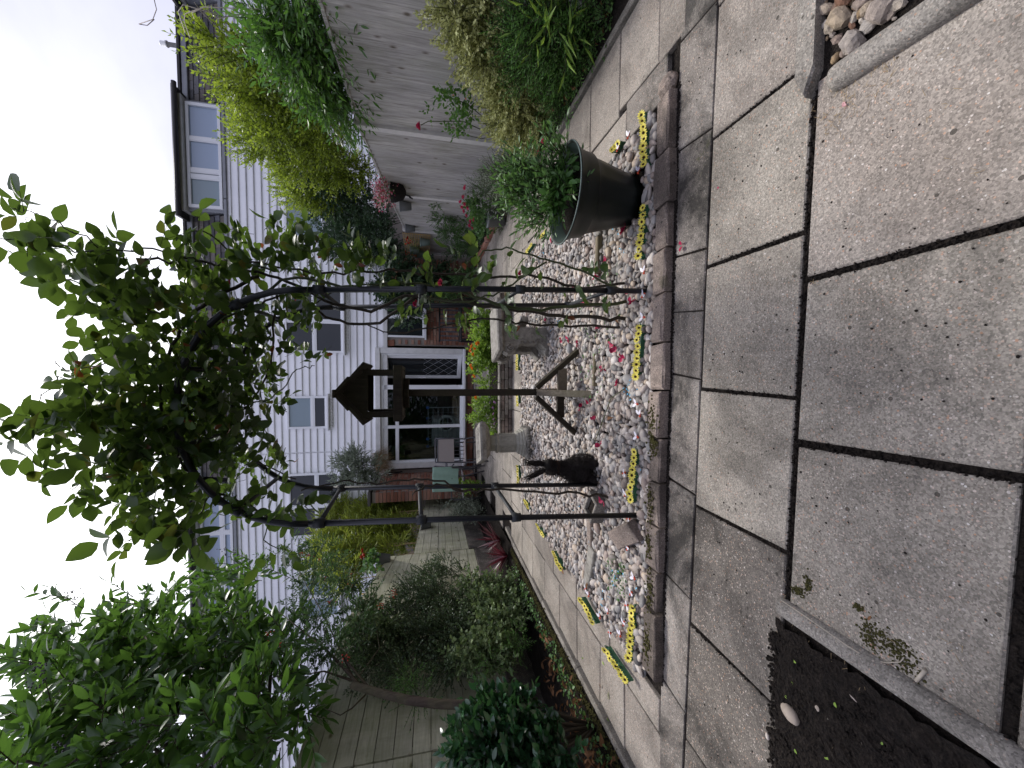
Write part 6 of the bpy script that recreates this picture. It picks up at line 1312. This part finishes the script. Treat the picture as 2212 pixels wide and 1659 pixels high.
hpot(912, 1134, -2.66, 'empty grey ribbed pot hung on the low left fence'); h2 = hpot(818, 1208, -2.70, 'grey ribbed pot of red geraniums on top of the taller left fence')
rs = np.random.RandomState(41); st, di = scatter(rs, PB([(805, 1205, 10), (800, 1220, 9), (812, 1225, 9)], X=-2.62), 34); P, Dd, Nn, sz, e = twigs(rs, st, di, .07, 4, .055); leaves('foliage', T_oval(.95), P, Dd, Nn, sz, M['l_mid'], h2)
for k, (px, py) in enumerate(((785, 1188), (789, 1198), (784, 1202))): rosebloom(h2, FX(px, py, -2.6), .045, 'berry_red', k, 14, 'flower_head')
# distant trees, and an unseen hedge sized to shade camera-facing sides (windows mirror it too)
bush('distant_tree', 'grey-green treetop far behind the left roof', (-11, 17, 0), [((-10.2, 17, 7.4), (1.1, 1.1, 1.5)), ((-12.2, 18, 7.2), (1.6, 1.2, 1.2)), ((-9.4, 17, 6.6), (.8, .8, .8))], 900, .5, 8, .13, 'small', 'l_silver', 51)
bush('neighbour_shrub', 'mass of mixed green shrubs in the garden behind the left fence', (-4.6, 5.2, 0), [((-4.3, 5.6, 1.6), (.6, 1.4, .7)), ((-4.4, 4.0, 1.9), (.6, 1.0, .8)), ((-4.8, 7.4, 1.5), (.7, 1.2, .7)), ((-3.9, 2.6, 1.9), (.5, .8, .6))], 1300, .3, 9, .07, 'small', 'l_mid', 52)
bush('shading_hedge', 'tall dark hedge and trees added unseen behind the viewpoint to shade camera-facing sides, mirrored in the windows', (0, -4, 0), [((x, -3.6+.3*math.sin(x*2), 1.6+z), (1.3, .7, 1.7)) for x in (-6, -4, -2, 0, 2, 4, 6) for z in (0, .6)]+[((x, -4.4, 4.2), (1.3, .8, 1.2)) for x in (-5, 3.6)], 2400, .6, 8, .20, 'small', 'l_jasmine', 53, stem=False)

# ================================================================== SMALL THINGS ON THE GROUND
def petal(px, py, label, sz_=.030, mat='petal_deep', z=.045, k=0, group='fallen crimson rose petals on the pebbles'):
    p = G(px, py, z); rs = np.random.RandomState(int(px*3+py)); m_ = MB(); n = 3; P = np.zeros((n, 3))+.004*rs.randn(n, 3); v, f = leafgeo(T_oval(.95, .25, -.25), P, rs.randn(n, 3)*[1, 1, .25], np.tile([0, 0, 1.], (n, 1))+.5*rs.randn(n, 3), sz_*(.8+.4*rs.rand(n)))
    o = npmesh('rose_petal', v, f, M[mat], None, True); o.location = p; return tag(o, label, 'petal', group)
g0 = 'fallen crimson rose petals on the pebbles'; gl_ = 'crimson fallen rose petal lying on the river pebbles'
for (px, py), lb in zip(((1326, 748), (1318, 744), (1332, 752), (1330, 827), (1296, 958), (1302, 797), (1213, 735), (1210, 800), (1228, 733), (1290, 712), (1345, 775), (1262, 655), (1284, 600), (1246, 740), (1350, 490), (1240, 625), (1357, 630), (1272, 870), (1280, 905), (1180, 690), (1362, 655), (1255, 880), (1310, 560), (1190, 520), (1345, 500)), ("left of the bird table's right foot, largest of three", 'beside the largest petal, nearer the arch', 'just in front of the largest petal', 'in the middle of the front pebbles below the bird table', 'alone on the pebbles in front of the black hare', "at the foot of the bird table's front leg", "near the stone bench's foot", "beside the bird table's right brace", 'just in front of the stone bench', 'between the bench and the timber strip', 'near the thin timber strip, front side', 'at the back right arch post', 'behind the split log', 'right of the timber strip', 'nearest the big planter at the front', 'beside the rose stems, back of the bed', 'touching the right front arch post', "near the bird table's front foot, left side", 'between the bird table and the hare', 'behind the rose stems by the bench', 'under the rose canes at the front', "at the left of the bird table's centre", 'by the log in the right half', 'at the far right edge of the pebbles', 'beside the planter foot, left side')): petal(px, py, 'crimson fallen petal '+lb, group=g0)
petal(1473, 528, 'crimson rose petal on the old strip of paving below the bed', .024, z=.008, group='rose petals on the paving'); petal(1549, 411, 'small bright pink petal alone on a paving slab', .007, 'petal_pink', .005, group='rose petals on the paving')
petal(1296, 1078, 'pink flower head lying in the concrete trough', .022, 'petal_pink', .09, group='pink flower heads by the trough'); petal(1302, 1083, 'pink flower petals at the trough edge beside the cane', .022, 'petal_pink', .09, group='pink flower heads by the trough')
petal(1821, 228, 'pale pink curled petal at the end of the clean rounded edging', .012, 'petal_pale', .005, group='rose petals on the paving')
m_ = MB(); r = random.Random(66)
for (px, py, n) in ((1350, 840, 10), (1365, 848, 5), (1325, 500, 5), (1345, 540, 4), (1200, 700, 8), (1340, 1240, 8), (1325, 1250, 7), (1310, 1290, 5), (1300, 1310, 4), (1360, 1260, 3), (1180, 550, 4), (1250, 1000, 5), (1380, 1010, 2), (1240, 1100, 5), (1190, 860, 4), (1160, 560, 3)):
    for _ in range(n): p = G(px+r.gauss(0, 7), py+r.gauss(0, 8), .04); m_.box(p, (.010, .006, .0015), rotm(r, 2))
tag(m_.build('blue_chips', M['blue_chip']), 'scattered sky blue paper chips among the river pebbles', 'chips', kind='stuff')
def litter(name, label, regs, n, tp, size, mat, seed, z=.01, cat='leaf litter', flat=.35):
    rs = np.random.RandomState(seed); i = rs.choice(len(regs), n); R = np.array(regs)[i]; P = np.stack([R[:, 0]+(R[:, 1]-R[:, 0])*rs.rand(n), R[:, 2]+(R[:, 3]-R[:, 2])*rs.rand(n), R[:, 4]+z*rs.rand(n)], 1); Dd = rs.randn(n, 3)*[1, 1, flat]
    v, f = leafgeo(tp, P, Dd, np.array([0, 0, 1.])+.6*rs.randn(n, 3), size*(.6+.8*rs.rand(n))); o = npmesh(name, v, f, M[mat], None, True); tag(o, label, cat, kind='stuff'); return o
litter('dead_leaves', 'brown dead leaves on the shaded left border soil', [(-2.7, -2.2, 2.0, 3.4, .06), (-2.5, -2.2, 1.5, 2.6, .05)], 240, T_oval(.42, .3, .4), .055, 'dead', 61, .05)
litter('dead_leaves', 'small dead leaves among the right border plants', [(2.16, 2.6, 1.6, 3.4, .05)], 120, T_oval(.42, .3, .4), .04, 'dead', 62, .03)
litter('seedlings', 'tiny bright green seedlings on the corner soil', [(-1.3, -.82, .5, 1.0, .008)], 26, T_oval(.7), .010, 'l_lime', 63, .004, 'seedlings')
litter('creeping_weeds', 'small ivy leaves and weeds along the left border edge', [(-2.35, -2.18, 2.0, 4.6, .05)], 700, T_oval(.8), .022, 'l_mid', 64, .05, 'weeds')
litter('dropped_leaves', 'fallen narrow yellow-green leaves on the left path', [(-2.1, -1.65, 1.4, 3.0, .004)], 7, T_oval(.3, .1, .2), .045, 'l_lime', 65, .003, 'leaves')
litter('bed_sprigs', 'small green weed sprigs growing between the pebbles', [(.2, .7, 2.0, 2.6, .04), (-.1, .2, 2.2, 2.5, .04), (-1.2, -1.0, 1.9, 2.1, .04)], 200, T_oval(.6), .018, 'l_mid', 66, .04, 'weeds')
for k, (px, py, s_, lb) in enumerate(((1268, 1272, .05, 'rust brown dead leaf on the pebbles by the long flat stone'), (1218, 1240, .06, 'long rust brown leaf among the left pebbles'), (1336, 1374, .045, 'curled brown leaf near the left corner of the pebbles'), (1297, 1478, .03, 'small brown leaf on the left path joint'), (1330, 690, .03, 'tan curled leaf on the pebbles under the rose'), (1312, 905, .05, 'tan dead leaf lying on the pebbles behind the mossy edging'), (1876, 1340, .014, 'curled brown leaf fragment beside the mossy rounded edging'))):
    p = G(px, py, .05 if k < 6 and k != 3 else .01); v, f = leafgeo(T_oval(.42, .35, .4), np.zeros((1, 3)), np.array([[math.cos(k), math.sin(k), .1]]), np.array([[.2, -.1, 1.]]), [s_]); o = npmesh('dead_leaf', v, f, M['dead'], None, True); o.location = p; tag(o, lb, 'leaf')
def bit(name, pts, r_, mat, label, cat='twig'): 
    P = [G(px, py, z) for px, py, z in pts]; m_ = MB(); m_.tube(P, r_, 6); o = m_.build(name, M[mat], None, True, origin=P[0]); return tag(o, label, cat)
bit('straw', [(1688, 1297, .034), (1730, 1325, .036), (1780, 1360, .034), (1830, 1395, .028), (1880, 1425, .008), (1915, 1432, .006), (1945, 1430, .004), (1953, 1420, .004)], .0013, 'wire', 'long curved pale straw lying along the mossy rounded edging', 'straw')
bit('twig', [(1979, 1471, .006), (1999, 1448, .007)], .0042, 'wire', 'short thick cut twig at the edge of the front slab')
bit('twig', [(1350, 700, .05), (1370, 720, .05)], .002, 'cane_old', 'thin dark twig on the pebbles under the rose')
bit('rose_twig', [(1285, 955, .045), (1320, 860, .05), (1348, 840, .05)], .003, 'cane', 'long green rose prunings lying across the pebbles')
r = random.Random(9); A_, B_ = [], []
for (px, py, n, sp) in ((1790, 250, 26, 22), (1840, 215, 40, 30), (1900, 150, 40, 30), (1790, 290, 12, 16), (2050, 1400, 6, 18), (2120, 370, 4, 6), (1760, 610, 5, 6), (2000, 240, 10, 60), (1680, 1250, 6, 30), (1760, 1450, 30, 70), (1830, 1560, 24, 60)):
    for _ in range(n): p = G(px+r.gauss(0, sp), py+r.gauss(0, sp), .004); a = r.uniform(0, 6.28); L = r.uniform(.006, .022); A_.append(tuple(p)); B_.append((p.x+math.cos(a)*L, p.y+math.sin(a)*L, .003+r.uniform(0, .004)))
o = stems_mesh('conifer_needles', A_, B_, .0007, M['straw'], None); tag(o, 'dry brown conifer needles along the edgings and joints', 'needles', kind='stuff')
# moss cushions
def mosses(name, label, spots, seed, n_each=60, s0=.003, s1=.008):
    r = random.Random(seed); m_ = MB()
    for (x, y, z, sx, sy, k) in spots:
        for _ in range(int(n_each*k)): s_ = r.uniform(s0, s1); m_.ico((x+r.gauss(0, sx), y+r.gauss(0, sy), z+r.uniform(-.002, .003)), (s_, s_, s_*.7), rotm(r), 1, r, .25)
    o = m_.build(name, M['moss'], None, True); return tag(o, label, 'moss', kind='stuff')
mosses('kerb_moss', 'thick brown-green moss along the left border edging', [(-2.20, y/10, .035, .028, .05, 3.0) for y in range(20, 50, 1)], 71, 26)
mosses('stone_moss', 'green moss on the middle front edging stones', [(-.19, yb(-.19)+.05, .050, .05, .018, 3), (-.30, yb(-.3)+.05, .050, .03, .018, 1.5), (-.58, yb(-.58)+.06, .050, .05, .014, 1.5), (-.78, yb(-.78)+.06, .050, .04, .014, 1.5), (-1.0, yb(-1)+.05, .048, .07, .016, 2), (-1.28, yb(-1.28)+.05, .048, .07, .016, 2)], 72, 40)
def gp_(px, py): q = G(px, py); return q.x, q.y
mosses('slab_moss', 'moss patches at the left edge of the front slab', [(*gp_(1930, 1395), .0, .014, .020, 2.2), (*gp_(1880, 1375), .0, .020, .012, 1.6), (*gp_(1745, 1262), .0, .012, .007, 1.0), (*gp_(1725, 1278), .0, .008, .010, 1), (*gp_(1855, 1312), .0, .005, .006, .5), (*gp_(1960, 1440), .0, .016, .014, 1.0)], 73, 110, .0012, .0036)
# dirt speckles on slabs
m_ = MB(); r = random.Random(12)
for _ in range(420): x = r.uniform(-1.5, 1.5); y = r.uniform(.5, 1.5); s_ = r.uniform(.001, .0035); m_.ico((x, y, .001), (s_, s_, s_*.6), None, 0, r, .3)
tag(m_.build('grit', M['soil']), 'dark grit and soil specks scattered on the paving', 'grit', kind='stuff')
# loose wires in the sky at the right: thin bare climber stems from the near shrub
m_ = MB(); cw = thing('bare_stems', FX(560, 40, 2.6), 'thin pale bare climber stems looping in front of the roof at the upper right', 'climber'); X = 2.7
for pts_ in ([(332, -5), (338, 20), (330, 42), (300, 52), (318, 55), (333, 42)], [(480, 35), (430, 20), (395, 10), (385, 25), (400, 70)], [(530, 30), (470, 40), (440, 15), (415, 28), (420, 40)], [(560, 20), (440, 15), (400, 30), (398, 45), (410, 80)], [(470, 60), (430, 20), (420, 5)]): m_ = MB(); m_.tube([FX(px, py, X) for px, py in pts_], .003, 5); m_.build('stem', M['wire'], cw, True)
